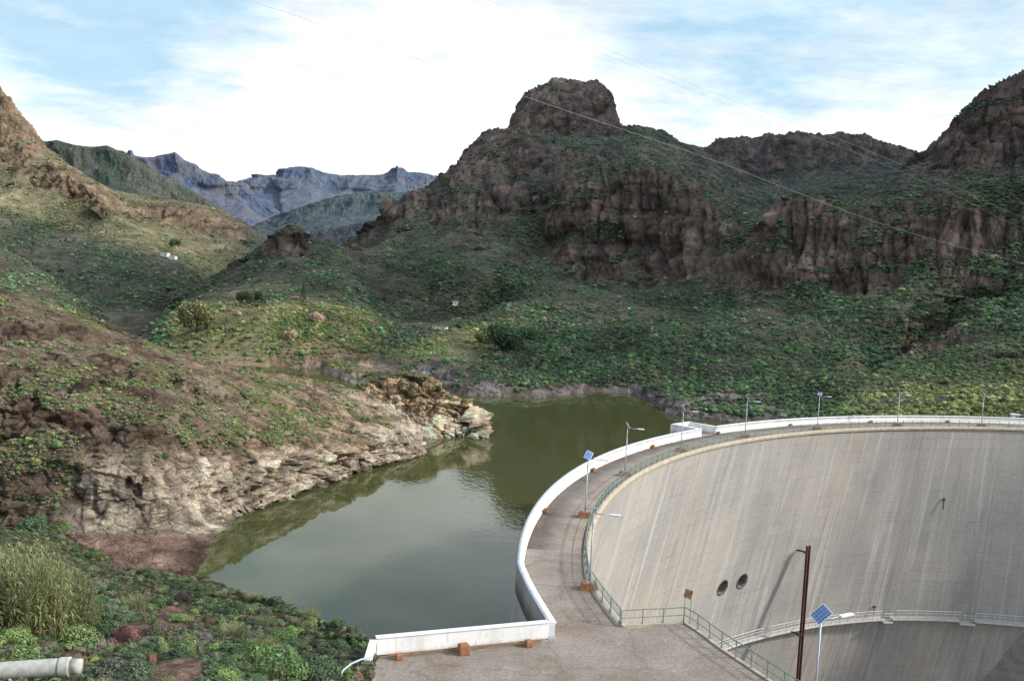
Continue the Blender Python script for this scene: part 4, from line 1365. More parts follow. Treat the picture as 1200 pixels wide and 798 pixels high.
# catwalk part-way down the downstream face
def catwalk():
    root = empty('catwalk', tuple(arc(float(face_r(115, -35.5)), 115, -35.5)))
    tag(root, 'pale service catwalk with barred railing running across the middle of the dam face', 'catwalk')
    org = np.array(root.location)
    th = np.arange(78, 150, .25)

    def drop(t):
        return -.55 if (108.9 < t < 110.1 or 100.6 < t < 102.0) else 0.0
    def rout(t, off): return float(face_r(t, -35.5)) - off
    deck = MB(); rails = MB(); posts = []
    prev = None
    for a, b in zip(th, th[1:]):
        za = -35.5 + drop((a + b) / 2)
        pts = []
        for t in (a, b):
            for off in (-.2, 1.15):
                for dz in (0, -.28):
                    p = arc(rout(t, off), t, za + dz) - Vector(org)
                    pts.append(deck.bm.verts.new(p))
        v = pts
        for q in ((0, 2, 6, 4), (1, 5, 7, 3), (2, 3, 7, 6), (0, 1, 3, 2), (4, 6, 7, 5)):
            deck.bm.faces.new([v[i] for i in q])
    deck.build('deck', M['catw'], root)
    for zz, rr in ((1.5, .07), (1.05, .045), (.5, .045)):
        run = []
        last = None
        for t in th:
            d = drop(t)
            if last is not None and d != last:
                if len(run) > 1: rails.tube(run, rr, 5)
                run = []
            last = d
            run.append(arc(rout(t, 1.1), t, -35.5 + d + zz) - Vector(org))
        if len(run) > 1: rails.tube(run, rr, 5)
    rails.build('handrail', M['catw'], root)
    pm = MB().tube([(0, 0, 0), (0, 0, 1.5)], .06, 5).mesh('post', M['catw'])
    for t in np.arange(80, 140, .98):
        o = obj('post', pm, root)
        o.location = arc(rout(t, 1.1), t, -35.5 + drop(t)) - Vector(org)


catwalk()

# sloping foundation block low on the right of the face
mb = MB()
vs = []
def face_at(u, v):
    th = np.arange(70, 150, .15); zs = np.arange(-78, -1, .25)
    T, Z = np.meshgrid(th, zs)
    r = face_r(T, Z)
    a, b = proj(np.stack([CX + r * np.cos(np.radians(T)), CY + r * np.sin(np.radians(T)), Z], -1))
    k = np.argmin((a - u) ** 2 + (b - v) ** 2)
    return float(T.ravel()[k]), float(Z.ravel()[k])


edge = [face_at(*q) for q in ((1196, 741), (1182, 756), (1167, 774), (1152, 790), (1136, 808), (1105, 850))]
fr, bk, fr2 = [], [], []
for t, z in edge:
    fr.append(arc(float(face_r(t, z)) - 1.8, t - 1.1, z)); bk.append(arc(float(face_r(t, z)) + .4, t, z)); fr2.append(arc(float(face_r(66, z)) - 3.2, 66, z))
mk = lambda L: [mb.bm.verts.new(p - Vector(dam_loc)) for p in L]
f_, b_, g_ = mk(fr), mk(bk), mk(fr2)
for i in range(len(edge) - 1):
    mb.bm.faces.new((f_[i], f_[i + 1], b_[i + 1], b_[i]))
    mb.bm.faces.new((f_[i], g_[i], g_[i + 1], f_[i + 1]))
tag(mb.build('foundation_block', M['greyconc'], dam), 'sloping concrete footing with a dark shadowed edge')

# ---------------- platform of the left abutment
pav = []
for t in np.arange(THJ, 184.41, .6): pav.append(arc(97.45, t))
pav += [Vector((*p, 0)) for p in ((8.25, 56.35), (12.15, 57.85), (12.75, 56.6), (13.6, 54.0), (15.3, 49.9), (18.2, 43.0), (21.5, 35.0), (22.0, 27.0), (-4.0, 27.0), (-6.2, 40.0), (-6.35, 44.4), (-6.60, 49.75))]
pav += [Vector((3.05, 53.45, 0))]
for t in np.arange(185.6, THJ - .01, -.6): pav.append(arc(102.48, t))
pav.append(arc(102.48, THJ + .01))
mb = MB()
mb.prism([(p.x, p.y) for p in pav], -14.0, 0.0)
bmesh.ops.triangulate(mb.bm, faces=[f for f in mb.bm.faces if len(f.verts) > 4])
tag(mb.build('pavement', M['deck']), kind='structure')
# rock and masonry below the platform
mb = MB(); mb.prism([(-6, 28), (12, 28), (8, 54), (2, 52), (-5.5, 48)], -80, -14.01)
tag(mb.build('bedrock', M['greyconc']), kind='structure')

# thin pale seam at the joint
mb = MB(); a, b = arc(98.0, THJ + .02, .006), arc(102.4, THJ + .02, .006); d = Vector((0, .07, 0))
mb.bm.faces.new([mb.bm.verts.new(p) for p in (a, b, b + d, a + d)])
tag(mb.build('pavement_joint', M['rim']), kind='structure')


# straight white wall at the edge of the platform
def straight_wall(name, p0, p1, h, th, label, extra=None):
    p0, p1 = Vector((*p0, 0)), Vector((*p1, 0))
    c = (p0 + p1) / 2
    L = (p1 - p0).length
    root = empty(name, c, math.atan2((p1 - p0).y, (p1 - p0).x))
    tag(root, label, 'wall')
    MB().box((0, th / 2, h / 2 + .10), (L, th, h - .2), None, .02).build('wall_body', M['parapet'], root)
    MB().box((0, th / 2 + .02, .002), (L, th, .19)).build('plinth', M['rim'], root)
    MB().box((0, th / 2 - .02, h + .035), (L + .04, th + .08, .07), None, .015).build('coping', M['white'], root)
    return root


wl = straight_wall('parapet_wall', (-6.62, 49.75), (3.08, 53.5), 1.16, .34, 'straight white parapet wall standing across the corner of the platform above the water')
wl2 = straight_wall('return_wall', (-6.05, 35.0), (-6.63, 49.6), 1.10, .34, 'short white return wall running towards the camera from the end of the straight parapet')
# thin rusty conduit at the foot of the wall
d = Vector((9.7, 3.75, 0)).normalized(); nrm = Vector((d.y, -d.x, 0))
p0 = Vector((-6.4, 49.8, .22)) + nrm * .08
mb = MB().tube([p0 + d * s + Vector((0, 0, .015 * math.sin(s * 2))) for s in np.linspace(.2, 10.0, 24)], .035, 6)
tag(mb.build('conduit', M['orange'], None, True), 'thin rust-orange conduit clipped along the foot of the straight white wall', 'conduit')


# ---------------- railings
def post_mesh(h):
    mb = MB()
    mb.box((0, 0, h / 2), (.055, .055, h))
    mb.box((0, 0, .03), (.20, .16, .06), None, .01)
    mb.box((0, .05, .16), (.05, .10, .22))
    return mb.mesh('post', M['green'])


def railing(name, pts, label, spacing, h=1.05, wires=True):
    pts = [Vector(p) for p in pts]
    root = empty(name, pts[0])
    tag(root, label, 'railing')
    o0 = pts[0]
    loc = [p - o0 for p in pts]
    seg = [0]
    for a, b in zip(loc, loc[1:]): seg.append(seg[-1] + (b - a).length)
    L = seg[-1]

    def at(s):
        i = min(max(np.searchsorted(seg, s) - 1, 0), len(loc) - 2)
        f = (s - seg[i]) / (seg[i + 1] - seg[i])
        return loc[i].lerp(loc[i + 1], f), (loc[i + 1] - loc[i]).normalized()
    up = Vector((0, 0, 1))
    MB().tube([p + up * h for p in loc], .035, 6).build('top_rail', M['green'], root)
    MB().tube([p + up * h * .52 for p in loc], .026, 6).build('mid_rail', M['green'], root)
    pm = post_mesh(h)
    n = max(1, round(L / spacing))
    for k in range(n + 1):
        p, d = at(min(L - 1e-4, L * k / n))
        o = obj('post', pm, root); o.location = p
        o.rotation_euler = (0, 0, math.atan2(d.y, d.x))
    if wires:
        mb = MB()
        for k in range(int(L / .16)):
            p, d = at(k * .16 + .05)
            mb.tube([p + up * .08, p + up * (h - .03)], .006, 3, cap=False)
        for z in (.2, .36, .72, .88):
            mb.tube([p + up * z for p in loc], .006, 3, cap=False)
        mb.build('wire_mesh', M['green'], root)
    return root


crest_pts = [arc(97.78, t, .10) for t in np.arange(184.2, 70, -.5)]
railing('crest_railing', crest_pts, 'long curved green railing with wire infill along the downstream rim of the dam crest', 2.0)
railing('platform_railing', [(7.84, 56.57, 0), (12.05, 57.75, 0), (12.62, 56.55, 0), (13.45, 54.0, 0), (15.15, 49.9, 0), (18.0, 43.1, 0), (21.2, 35.2, 0)], 'open green railing turning the corner of the near platform above the gorge', 1.45, wires=False)
# low kerb under the platform railing
mb = MB()
kp = [Vector(p) for p in ((7.9, 56.55, .05), (12.05, 57.75, .05), (12.62, 56.55, .05), (13.45, 54.0, .05), (15.15, 49.9, .05), (18.0, 43.1, .05), (21.2, 35.2, .05))]
for a, b in zip(kp, kp[1:]):
    dd = b - a
    mb.box((a + b) / 2, (dd.length - .02, .22, .095), Matrix.Rotation(math.atan2(dd.y, dd.x), 3, 'Z'))
tag(mb.build('kerb', M['rim']), kind='structure')


# ---------------- solar street lamps
def lamp(name, base, label, group, arm_az, pn, hgt=5.4, block=True, arm_up=.0, spin=0.0):
    root = empty(name, base)
    tag(root, label, 'street lamp', group)
    zb = .5 if block else 0.02
    if block:
        mb = MB()
        a = [mb.bm.verts.new((sx * .62, sy * .5, 0)) for sx, sy in ((-1, -1), (1, -1), (1, 1), (-1, 1))]
        b = [mb.bm.verts.new((sx * .5, sy * .40, .5)) for sx, sy in ((-1, -1), (1, -1), (1, 1), (-1, 1))]
        mb.bm.faces.new(b); mb.bm.faces.new(a[::-1])
        for k in range(4): mb.bm.faces.new((a[k], a[(k + 1) % 4], b[(k + 1) % 4], b[k]))
        mb.build('footing', M['orange'], root)
    MB().box((0, 0, zb + .025), (.48, .48, .05), None, .01).build('base_plate', M['steel'], root)
    MB().tube([(0, 0, zb + .05), (0, 0, zb + 1.0), (0, 0, hgt + .12)], .085, 8, .055).build('pole', M['steel'], root, True)
    ax = Vector((math.cos(arm_az), math.sin(arm_az), arm_up))
    MB().tube([Vector((0, 0, hgt - .02)), Vector((0, 0, hgt)) + ax * .6, Vector((0, 0, hgt)) + ax * 1.15], .033, 6).build('arm', M['steel'], root, True)
    rot = ax.to_track_quat('X', 'Z').to_matrix()
    mb = MB()
    mb.box(Vector((0, 0, hgt)) + ax * 1.5, (.78, .30, .11), rot, .035)
    mb.box(Vector((0, 0, hgt - .065)) + ax * 1.55, (.5, .2, .03), rot)
    mb.build('lamp_head', M['lampwhite'], root)
    n = Vector(pn).normalized()
    q = n.to_track_quat('Z', 'X').to_matrix() @ Matrix.Rotation(spin, 3, 'Z')
    pc = Vector((0, 0, hgt + .32)) + n * .06
    fr = MB().box((0, 0, 0), (.66, .90, .045), None, .008).build('solar_panel', M['lampwhite'], root)
    fr.location = pc; fr.rotation_euler = q.to_euler()
    cl = MB().box((0, 0, .028), (.58, .82, .012)).build('cells', M['solar'], fr)
    MB().tube([(0, 0, hgt + .1), tuple(pc - n * .04)], .04, 6).build('panel_bracket', M['steel'], root)
    return root


EDGE = (.80, -.10, .60)
LAMPS = [
    (180.2, (.10, .30, 1.0), 'first solar street lamp on the dam crest beside the platform, its panel almost flat'),
    (168.6, (.10, -.75, .75), 'second solar street lamp along the crest, its blue panel turned to face the viewer'),
    (156.9, EDGE, 'third solar street lamp along the crest, where the white parapet swings right'),
    (145.5, EDGE, 'solar street lamp just left of the small white bay in the parapet'),
    (134.6, EDGE, 'solar street lamp just right of the small white bay in the parapet'),
    (123.7, (-.15, -.35, .9), 'solar street lamp on the far crest with a wide panel lying flat across its top'),
    (112.8, EDGE, 'slim solar street lamp on the far crest, second from the right, before dark green slope'),
    (102.4, EDGE, 'farthest right slim solar street lamp, in front of bright yellow-green shrubs'),
]
for i, (t, pn, lb) in enumerate(LAMPS):
    lamp('street_lamp', arc(98.0 if i == 0 else 98.6, t, 0), lb, 'solar street lamps along the dam crest', R(-4), pn, spin=(0, R(62), 0, 0, 0, R(90), 0, 0)[i])
# the big lamp at the lower right
q = WZ(963, 727, 5.4)
lamp('street_lamp', (q[0] - .05, q[1], 0), 'nearest solar street lamp at lower right with a blue diamond panel before the dam face', 'solar street lamps along the dam crest', R(18), (-.30, -.80, .45), 5.4, True, .12, R(48))

# small concrete blocks at the foot of the parapet
bl = [(636, 599, 'near the bend of the curved parapet beside the second lamp'), (696, 551, 'at the foot of the parapet just behind the second lamp head'), (758, 522, 'at the foot of the parapet between the third and fourth lamps'), (842, 507, 'at the foot of the parapet just right of the white bay'),
      (928, 498, 'under the far parapet left of the lamp with the flat panel'), (1023, 494, 'under the far parapet left of the second lamp from the right'), (1111, 493.5, 'under the far parapet left of the rightmost lamp')]
for (u, v, lb) in bl:
    p = WZ(u, v + 2, 0)
    a = math.atan2(p[1] - CY, p[0] - CX)
    p = Vector((CX + 102.25 * math.cos(a), CY + 102.25 * math.sin(a), 0))
    mb = MB().box((0, 0, .21), (.42, .52, .42), None, .04).box((-.05, 0, .46), (.2, .3, .10), None, .03)
    o = mb.build('concrete_block', M['orange']); o.location = p; o.rotation_euler = (0, 0, a)
    tag(o, 'small rust-brown concrete block ' + lb, 'block', 'small blocks at the foot of the parapet')
for s, sz, lb in ((4.95, .62, 'largest rust-brown concrete block at the middle of the straight white wall'), (9.0, .42, 'small rust-brown concrete block near the right end of the straight white wall'), (1.2, .36, 'small rust-brown block at the left end of the straight white wall')):
    p = Vector((-6.6, 49.75, 0)) + d * s + nrm * (.18 + sz / 2)
    mb = MB().box((0, 0, sz * .45), (sz, sz * .9, sz * .9), None, .04).box((0, 0, sz * .93), (sz * .8, sz * .7, .06), None, .02)
    o = mb.build('concrete_block', M['orange']); o.location = p; o.rotation_euler = (0, 0, math.atan2(d.y, d.x))
    tag(o, lb, 'block', 'small blocks at the foot of the parapet')

# rusty sign at the corner of the platform railing
sg = empty('sign', (12.15, 57.55, 0), R(-20)); tag(sg, 'small rusty blank signboard on two thin legs at the corner of the platform railing', 'sign')
for x in (-.19, .19):
    MB().tube([(x, 0, 0), (x, 0, 2.0)], .025, 6).build('leg', M['green'], sg)
MB().box((0, -.05, 2.02), (.50, .03, .58), Matrix.Rotation(R(12), 3, 'Y'), .01).build('board', M['rustsign'], sg)


# rusty twin pipe down the face
def rusty_pipe():
    root = empty('rusty_pipe', tuple(arc(float(face_r(121.5, -14)) - 2, 121.5, -14)))
    tag(root, 'tall dark rusty twin pipe standing off the dam face left of the nearest lamp', 'pipe')
    o = Vector(root.location)

    def pt(t, z, off): return arc(float(face_r(t, z)) - off, t, z) - o
    # find the arc angle that puts the top of the pipe where the photo shows it
    best = min(np.arange(112, 134, .05), key=lambda t: abs(proj(np.array(arc(float(face_r(t, -14)) - 2, t, -14)))[0] - 950))
    zt = min(np.arange(-26, -6, .1), key=lambda z: abs(proj(np.array(arc(float(face_r(best, z)) - 2, best, z)))[1] - 643))
    best = min(np.arange(112, 134, .02), key=lambda t: abs(proj(np.array(arc(float(face_r(t, zt)) - 2, t, zt)))[0] - 950))
    root.location = arc(float(face_r(best, zt)) - 2, best, zt); o = Vector(root.location)
    zz = list(np.linspace(zt, -72, 24))
    fr_ = float(face_r(best, zt)) - 1.3
    def pt(t, z, off): return arc(fr_ if off > 1 else float(face_r(t, z)) - off, t, z) - o
    for dt, mt in ((0.0, M['rust']), (-.36, M['darkrust'])):
        MB().tube([pt(best + dt, z, 2.0) for z in zz], .20, 8).build('pipe', mt, root, True)
    for z in np.arange(zt - 1.2, -70, -2.1):
        mb = MB().tube([pt(best + .06, z, 2.0), pt(best - .36, z, 2.0)], .09, 6)
        mb.build('rung', M['rust'], root)
    for z in (zt - 1.0, -34.6):
        q0 = pt(best + .1, z, 2.0); q1 = pt(best + .4, z, -.3)
        mb = MB().tube([q0, q0.lerp(q1, min(1.0, 1.6 / (q1 - q0).length))], .14, 6)
        mb.tube([pt(best + .35, z, 2.05), pt(best - .45, z, 2.05)], .19, 6)
        mb.build('bracket', M['rust'], root)


rusty_pipe()
# small iron fittings on the face
for (u, v, hh, lb) in ((1097, 588, 1.6, 'small rusty iron bracket high on the right of the dam face'), (1043, 712, 1.1, 'small rusty hook just above the catwalk on the dam face')):
    t = min(np.arange(85, 130, .05), key=lambda a: abs(proj(np.array(arc(float(face_r(a, -20)), a, -20)))[0] - u))
    z = min(np.arange(-40, -2, .1), key=lambda z: abs(proj(np.array(arc(float(face_r(t, z)), t, z)))[1] - v))
    mb = MB(); c0 = arc(float(face_r(t, z)) - .25, t, z)
    mb.tube([(0, 0, hh / 2), (0, 0, -hh / 2 - .5)], .08, 6).box((0, 0, hh * .3), (.5, .2, .22))
    o = mb.build('iron_bracket', M['rust']); o.location = c0; tag(o, lb, 'bracket')

# ---------------- water
wp = []
for t in np.arange(60, 186.6, 1.0):
    wp.append(arc(102.9, t, ZW))
wp = wp[::-1]       # from platform round to the right end
outer = [(190, 160), (260, 230), (260, 330), (60, 420), (-150, 420), (-400, 400), (-400, 150), (-150, 90), (-60, 60), (-8, 52)]
wp = wp[::-1][::-1]
ol = np.array([(-6.5, 50.0)] + outer[::-1][1:], float)
sg_ = np.concatenate([[0], np.cumsum(np.linalg.norm(np.diff(ol, axis=0), axis=1))])
tt = np.linspace(0, 1, len(wp)) ** 1.6 * sg_[-1]
ox, oy = np.interp(tt, sg_, ol[:, 0]), np.interp(tt, sg_, ol[:, 1])
mb = MB()
va = [mb.bm.verts.new(p) for p in wp]
vb = [mb.bm.verts.new((x, y, ZW)) for x, y in zip(ox, oy)]
for i in range(len(va) - 1):
    mb.bm.faces.new((va[i], va[i + 1], vb[i + 1], vb[i]))
wo = mb.build('water', M['water']); tag(wo, kind='structure')
for p in wo.data.polygons:
    if p.normal.z < 0: p.flip()

# ================================================================== VEGETATION
def leaf_templates(K, nt, seed, spread=.3, flat=.8):
    """nt lumpy shrubs (9-quad dome with a dark skirt and K loose leaf clusters) in a unit dome"""
    r = np.random.default_rng(seed)
    out = []
    for _ in range(nt):
        a = np.arange(6) * math.pi / 3 + r.uniform(0, 6) + r.normal(0, .15, 6)
        r0 = r.uniform(.72, 1.12, 6); r1 = r0 * r.uniform(.55, .85, 6)
        b0 = np.stack([np.cos(a) * r0, np.sin(a) * r0, r.uniform(-.12, .08, 6)], 1)
        a1 = a + r.normal(0, .2, 6)
        b1 = np.stack([np.cos(a1) * r1, np.sin(a1) * r1, r.uniform(.42, .78, 6) * flat], 1)
        tp = np.array([r.normal(0, .2), r.normal(0, .2), r.uniform(.80, 1.05) * flat])
        Q, S = [], []
        for i in range(6):
            j = (i + 1) % 6
            Q.append((b0[i], b0[j], b1[j], b1[i])); m = r.uniform(.8, 1.2); S.append((.32 * m, .32 * m, .95 * m, .95 * m))  # foliage shade put into the colours: dark base, light top
        for i in (0, 2, 4):
            Q.append((b1[i], b1[(i + 1) % 6], b1[(i + 2) % 6], tp)); m = r.uniform(.85, 1.2); S.append((.95 * m, 1.0 * m, .95 * m, 1.3 * m))
        if K:
            th = r.uniform(0, 2 * math.pi, K); ph = np.arccos(r.uniform(0, 1, K))
            n = np.stack([np.sin(ph) * np.cos(th), np.sin(ph) * np.sin(th), np.cos(ph)], 1)
            c = n * r.uniform(.8, 1.1, K)[:, None] * np.array([1, 1, flat])
            nn = n + r.normal(size=(K, 3)) * .5; nn /= np.linalg.norm(nn, axis=1)[:, None]
            e = np.cross(nn, r.normal(size=(K, 3))); e /= np.linalg.norm(e, axis=1)[:, None]
            f = np.cross(nn, e); sz = spread * r.uniform(.5, 1.3, K)[:, None]
            q = np.stack([c - e * sz, c - f * sz * .7, c + e * sz, c + f * sz * .7], 1)
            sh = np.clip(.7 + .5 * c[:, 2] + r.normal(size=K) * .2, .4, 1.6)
            Q = np.concatenate([np.array(Q), q]); S = np.concatenate([np.array(S), np.repeat(sh[:, None], 4, 1)])
        out.append((np.array(Q), np.array(S)))
    return out


def scrub(name, pts, rad, cols, K, seed, spread=.3, hs=(.7, 1.1)):
    T = leaf_templates(K, 14, seed, spread)
    r = np.random.default_rng(seed + 1)
    n = len(pts)
    ti = r.integers(0, len(T), n)
    ang = r.uniform(0, 2 * math.pi, n)
    hz = r.uniform(*hs, n)
    K = K + 9
    V = np.zeros((n, K * 4, 3), np.float32); C = np.zeros((n, K * 4, 3), np.float32)
    for t in range(len(T)):
        s = ti == t
        if not s.any(): continue
        q, sh = T[t]
        q = q.reshape(-1, 3)
        ca, sa = np.cos(ang[s])[:, None], np.sin(ang[s])[:, None]
        x = q[None, :, 0] * ca - q[None, :, 1] * sa
        y = q[None, :, 0] * sa + q[None, :, 1] * ca
        z = np.broadcast_to(q[None, :, 2], x.shape) * hz[s][:, None]
        V[s] = np.stack([x, y, z], -1) * rad[s][:, None, None] + pts[s][:, None]
        C[s] = cols[s][:, None] * sh.reshape(-1)[None, :, None]
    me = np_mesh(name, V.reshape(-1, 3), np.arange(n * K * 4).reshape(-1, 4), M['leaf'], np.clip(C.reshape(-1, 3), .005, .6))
    o = obj(name, me)
    tag(o, kind='stuff')
    return o


def sample(P, dens, n, seed, umin=-60, umax=1260, vmin=-20, vmax=830):
    u, v = proj(P)
    a = np.stack([u, v], -1)
    e1 = a[1:, :-1] - a[:-1, :-1]; e2 = a[:-1, 1:] - a[:-1, :-1]
    area = e1[..., 0] * e2[..., 1] - e1[..., 1] * e2[..., 0]
    sg = 1 if np.median(area[np.abs(area) > 0]) > 0 else -1
    w = np.clip(area * sg, 0, 25) * dens[:-1, :-1]
    uu, vv = u[:-1, :-1], v[:-1, :-1]
    w = w * ((uu > umin) & (uu < umax) & (vv > vmin) & (vv < vmax))
    w = w.ravel(); cs = np.cumsum(w)
    r = np.random.default_rng(seed)
    k = np.searchsorted(cs, r.uniform(0, cs[-1], n))
    i, j = np.unravel_index(np.clip(k, 0, len(w) - 1), uu.shape)
    f, g = r.random((n, 1)), r.random((n, 1))
    return P[i, j] * (1 - f) * (1 - g) + P[i + 1, j] * f * (1 - g) + P[i, j + 1] * (1 - f) * g + P[i + 1, j + 1] * f * g, r


GREENS = np.array([(.030, .062, .026), (.040, .080, .030), (.055, .100, .034), (.085, .120, .040), (.080, .092, .055), (.050, .070, .042), (.028, .052, .030), (.085, .066, .045), (.080, .078, .066)])


def shrub_cols(n, r, w, P, scale=18.):
    c = GREENS[r.choice(len(GREENS), n, p=np.array(w) / sum(w))]
    t = fbm(P / scale, 3)
    return c * (1 + t[:, None] * .7) * r.uniform(.75, 1.3, (n, 1))


# hillsides across the water
dry = SUNLIT[0]  # mask of the painted sunlit patches, also thins scrub
dm = veg_mid * (1.25 - .75 * sstep(.35, .75, GUL[0])) * (.12 + .25 * sstep(560, 700, u_mid) + 1.0 * sstep(-.16, .14, fbm(P_mid / 32. + 21, 6, gain=.6))) * (1 - .55 * dry * (P_mid[..., 1] > 600))
pts, r = sample(P_mid, dm, 92000, 5)
dist = pts[:, 1]
uu, vv = proj(pts)
rad = np.exp(r.normal(0, .38, len(pts))) * np.clip(.62 + dist / 1000., .8, 1.7) * .60 * np.where(r.random(len(pts)) < .10, 1.9, 1.0)
cl = shrub_cols(len(pts), r, (2, 4, 4, 2, 2.5, 3, 2, 1.6, 1.6), pts, 30.) * np.array([1.42, 1.52, 1.52]) * np.exp(r.normal(0, .28, (len(pts), 1)))
lk = (sstep(950, 1050, uu) * sstep(300, 240, dist))[:, None]       # yellow-green bushes past the dam's end, sunlight put into their colour
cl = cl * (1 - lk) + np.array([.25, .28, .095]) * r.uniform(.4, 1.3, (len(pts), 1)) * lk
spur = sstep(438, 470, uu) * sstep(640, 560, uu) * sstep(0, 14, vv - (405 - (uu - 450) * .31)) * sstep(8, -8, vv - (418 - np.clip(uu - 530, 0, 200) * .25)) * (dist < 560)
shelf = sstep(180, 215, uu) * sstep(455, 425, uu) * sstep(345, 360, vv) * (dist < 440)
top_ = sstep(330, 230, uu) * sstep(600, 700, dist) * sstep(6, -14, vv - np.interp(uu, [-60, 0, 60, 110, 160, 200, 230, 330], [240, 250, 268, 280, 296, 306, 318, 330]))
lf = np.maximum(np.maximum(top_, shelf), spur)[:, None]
cl = cl * (1 - lf) + (cl * np.array([1.75, 1.45, 1.15]) + np.array([.030, .025, .008])) * lf  # same sunlit patches put into the scrub colours
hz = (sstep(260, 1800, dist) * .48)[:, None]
cl = cl * (1 - hz) + np.array([.095, .130, .140]) * hz  # distance haze put into the scrub colours
rad = np.minimum(rad, 2.0) * np.where(dist < 300, np.minimum(1, 1.3 / rad), 1)
Wq = pts + 14 * np.stack([fbm(pts / 70. + 61, 3), 0 * dist, 0 * dist], -1)
gq = ridged(Wq / np.array([62., 240., 150.]) + 5, 5)
cl = cl * np.clip(.55 + .95 * gq, .5, 1.5)[:, None]
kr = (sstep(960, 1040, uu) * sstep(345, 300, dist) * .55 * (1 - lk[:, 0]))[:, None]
cl = cl * (1 - kr) + np.array([.13, .19, .075]) * r.uniform(.5, 1.3, (len(pts), 1)) * kr  # partial sunlight on the knoll ridge, put into scrub colours
nr_ = dist < 420
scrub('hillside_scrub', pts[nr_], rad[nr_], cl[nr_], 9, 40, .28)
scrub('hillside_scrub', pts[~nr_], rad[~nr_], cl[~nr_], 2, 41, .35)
# headland scrub
for (P_, vg, n, sd) in ((P_head, veg_head, 6500, 8), (P_knob, veg_knob, 800, 9)):
    pts, r = sample(P_, vg * (.2 + sstep(-.1, .2, fbm(P_ / 7. + 5, 3))), n, sd)
    rad = np.exp(r.normal(-1.38, .42, n))
    cl = shrub_cols(n, r, (1, 2, 3, 3, 5, 1, .5, 1.2, 1.5), pts, 9.) * np.array([2.2, 1.75, 1.7])
    scrub('headland_scrub', pts, rad, cl, 12, 50 + sd, .26)


# ---- helpers for putting things on the ground at a place seen in the photo
def ground_at(u, v, tol=4.0, sheet=None):
    best = None
    for P in (TERR if sheet is None else [sheet]):
        a, b = proj(P)
        dd = (a - u) ** 2 + (b - v) ** 2
        msk = (dd < tol * tol) & (P[..., 1] > 3)
        if not msk.any(): continue
        y = np.where(msk, P[..., 1], 1e9)
        k = np.unravel_index(np.argmin(y), y.shape)
        # closest on screen among those near the front surface
        near = msk & (P[..., 1] < y[k] * 1.06)
        k = np.unravel_index(np.argmin(np.where(near, dd, 1e9)), dd.shape)
        if best is None or P[k][1] < best[1]: best = P[k]
    if best is None and tol < 60: return ground_at(u, v, tol * 2, sheet)
    return best


def leafy(name, K, seed, spread, base, tip=None, flat=.85, tipfrac=.25, up=.35, inner=.5):
    """one leafy dome mesh, unit radius"""
    r = np.random.default_rng(seed)
    nc = 9                                        # sub-clumps give an uneven outline
    cth = r.uniform(0, 2 * math.pi, nc); cph = np.arccos(r.uniform(.05, 1, nc))
    cc = np.stack([np.sin(cph) * np.cos(cth), np.sin(cph) * np.sin(cth), np.cos(cph)], 1) * r.uniform(.35, .68, (nc, 1))
    cr_ = r.uniform(.30, .50, nc)
    k = r.integers(0, nc, K)
    n = r.normal(size=(K, 3)); n /= np.linalg.norm(n, axis=1)[:, None]
    n[:, 2] = np.where(n[:, 2] < -.3, -n[:, 2], n[:, 2])
    rr = r.uniform(inner, 1.0, K) ** .5
    c = cc[k] + n * (cr_[k] * rr)[:, None]
    c[:, 2] *= flat; c[:, 2] = np.abs(c[:, 2])
    nn = n + r.normal(size=(K, 3)) * .5 + np.array([0, 0, up]); nn /= np.linalg.norm(nn, axis=1)[:, None]
    a = np.cross(nn, r.normal(size=(K, 3))); a /= np.linalg.norm(a, axis=1)[:, None]
    b = np.cross(nn, a)
    s = spread * r.uniform(.6, 1.4, K)[:, None]; s2 = s * r.uniform(.35, .7, K)[:, None]
    q = np.stack([c - a * s, c - b * s2, c + a * s, c + b * s2], 1)
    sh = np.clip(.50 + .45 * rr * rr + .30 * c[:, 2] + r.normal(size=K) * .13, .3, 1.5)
    col_ = np.array(base)[None] * sh[:, None]
    if tip is not None:
        m = (r.random(K) < tipfrac) & (rr > .75) & (n[:, 2] > .1)
        col_[m] = np.array(tip) * r.uniform(.7, 1.25, (m.sum(), 1))
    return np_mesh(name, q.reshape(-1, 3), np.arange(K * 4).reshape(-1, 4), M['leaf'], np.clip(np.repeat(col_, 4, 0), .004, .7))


def stems_mesh(seed, n=9):
    r = np.random.default_rng(seed)
    mb = MB()
    for k in range(n):
        a = r.uniform(0, 2 * math.pi); s = r.uniform(.25, .6)
        p1 = Vector((math.cos(a) * s * .4, math.sin(a) * s * .4, .25)); p2 = Vector((math.cos(a) * s, math.sin(a) * s, r.uniform(.45, .75)))
        mb.tube([(0, 0, -.12), p1, p2], .03, 4, .012, False)
    return mb.mesh('stems', M['bark'])


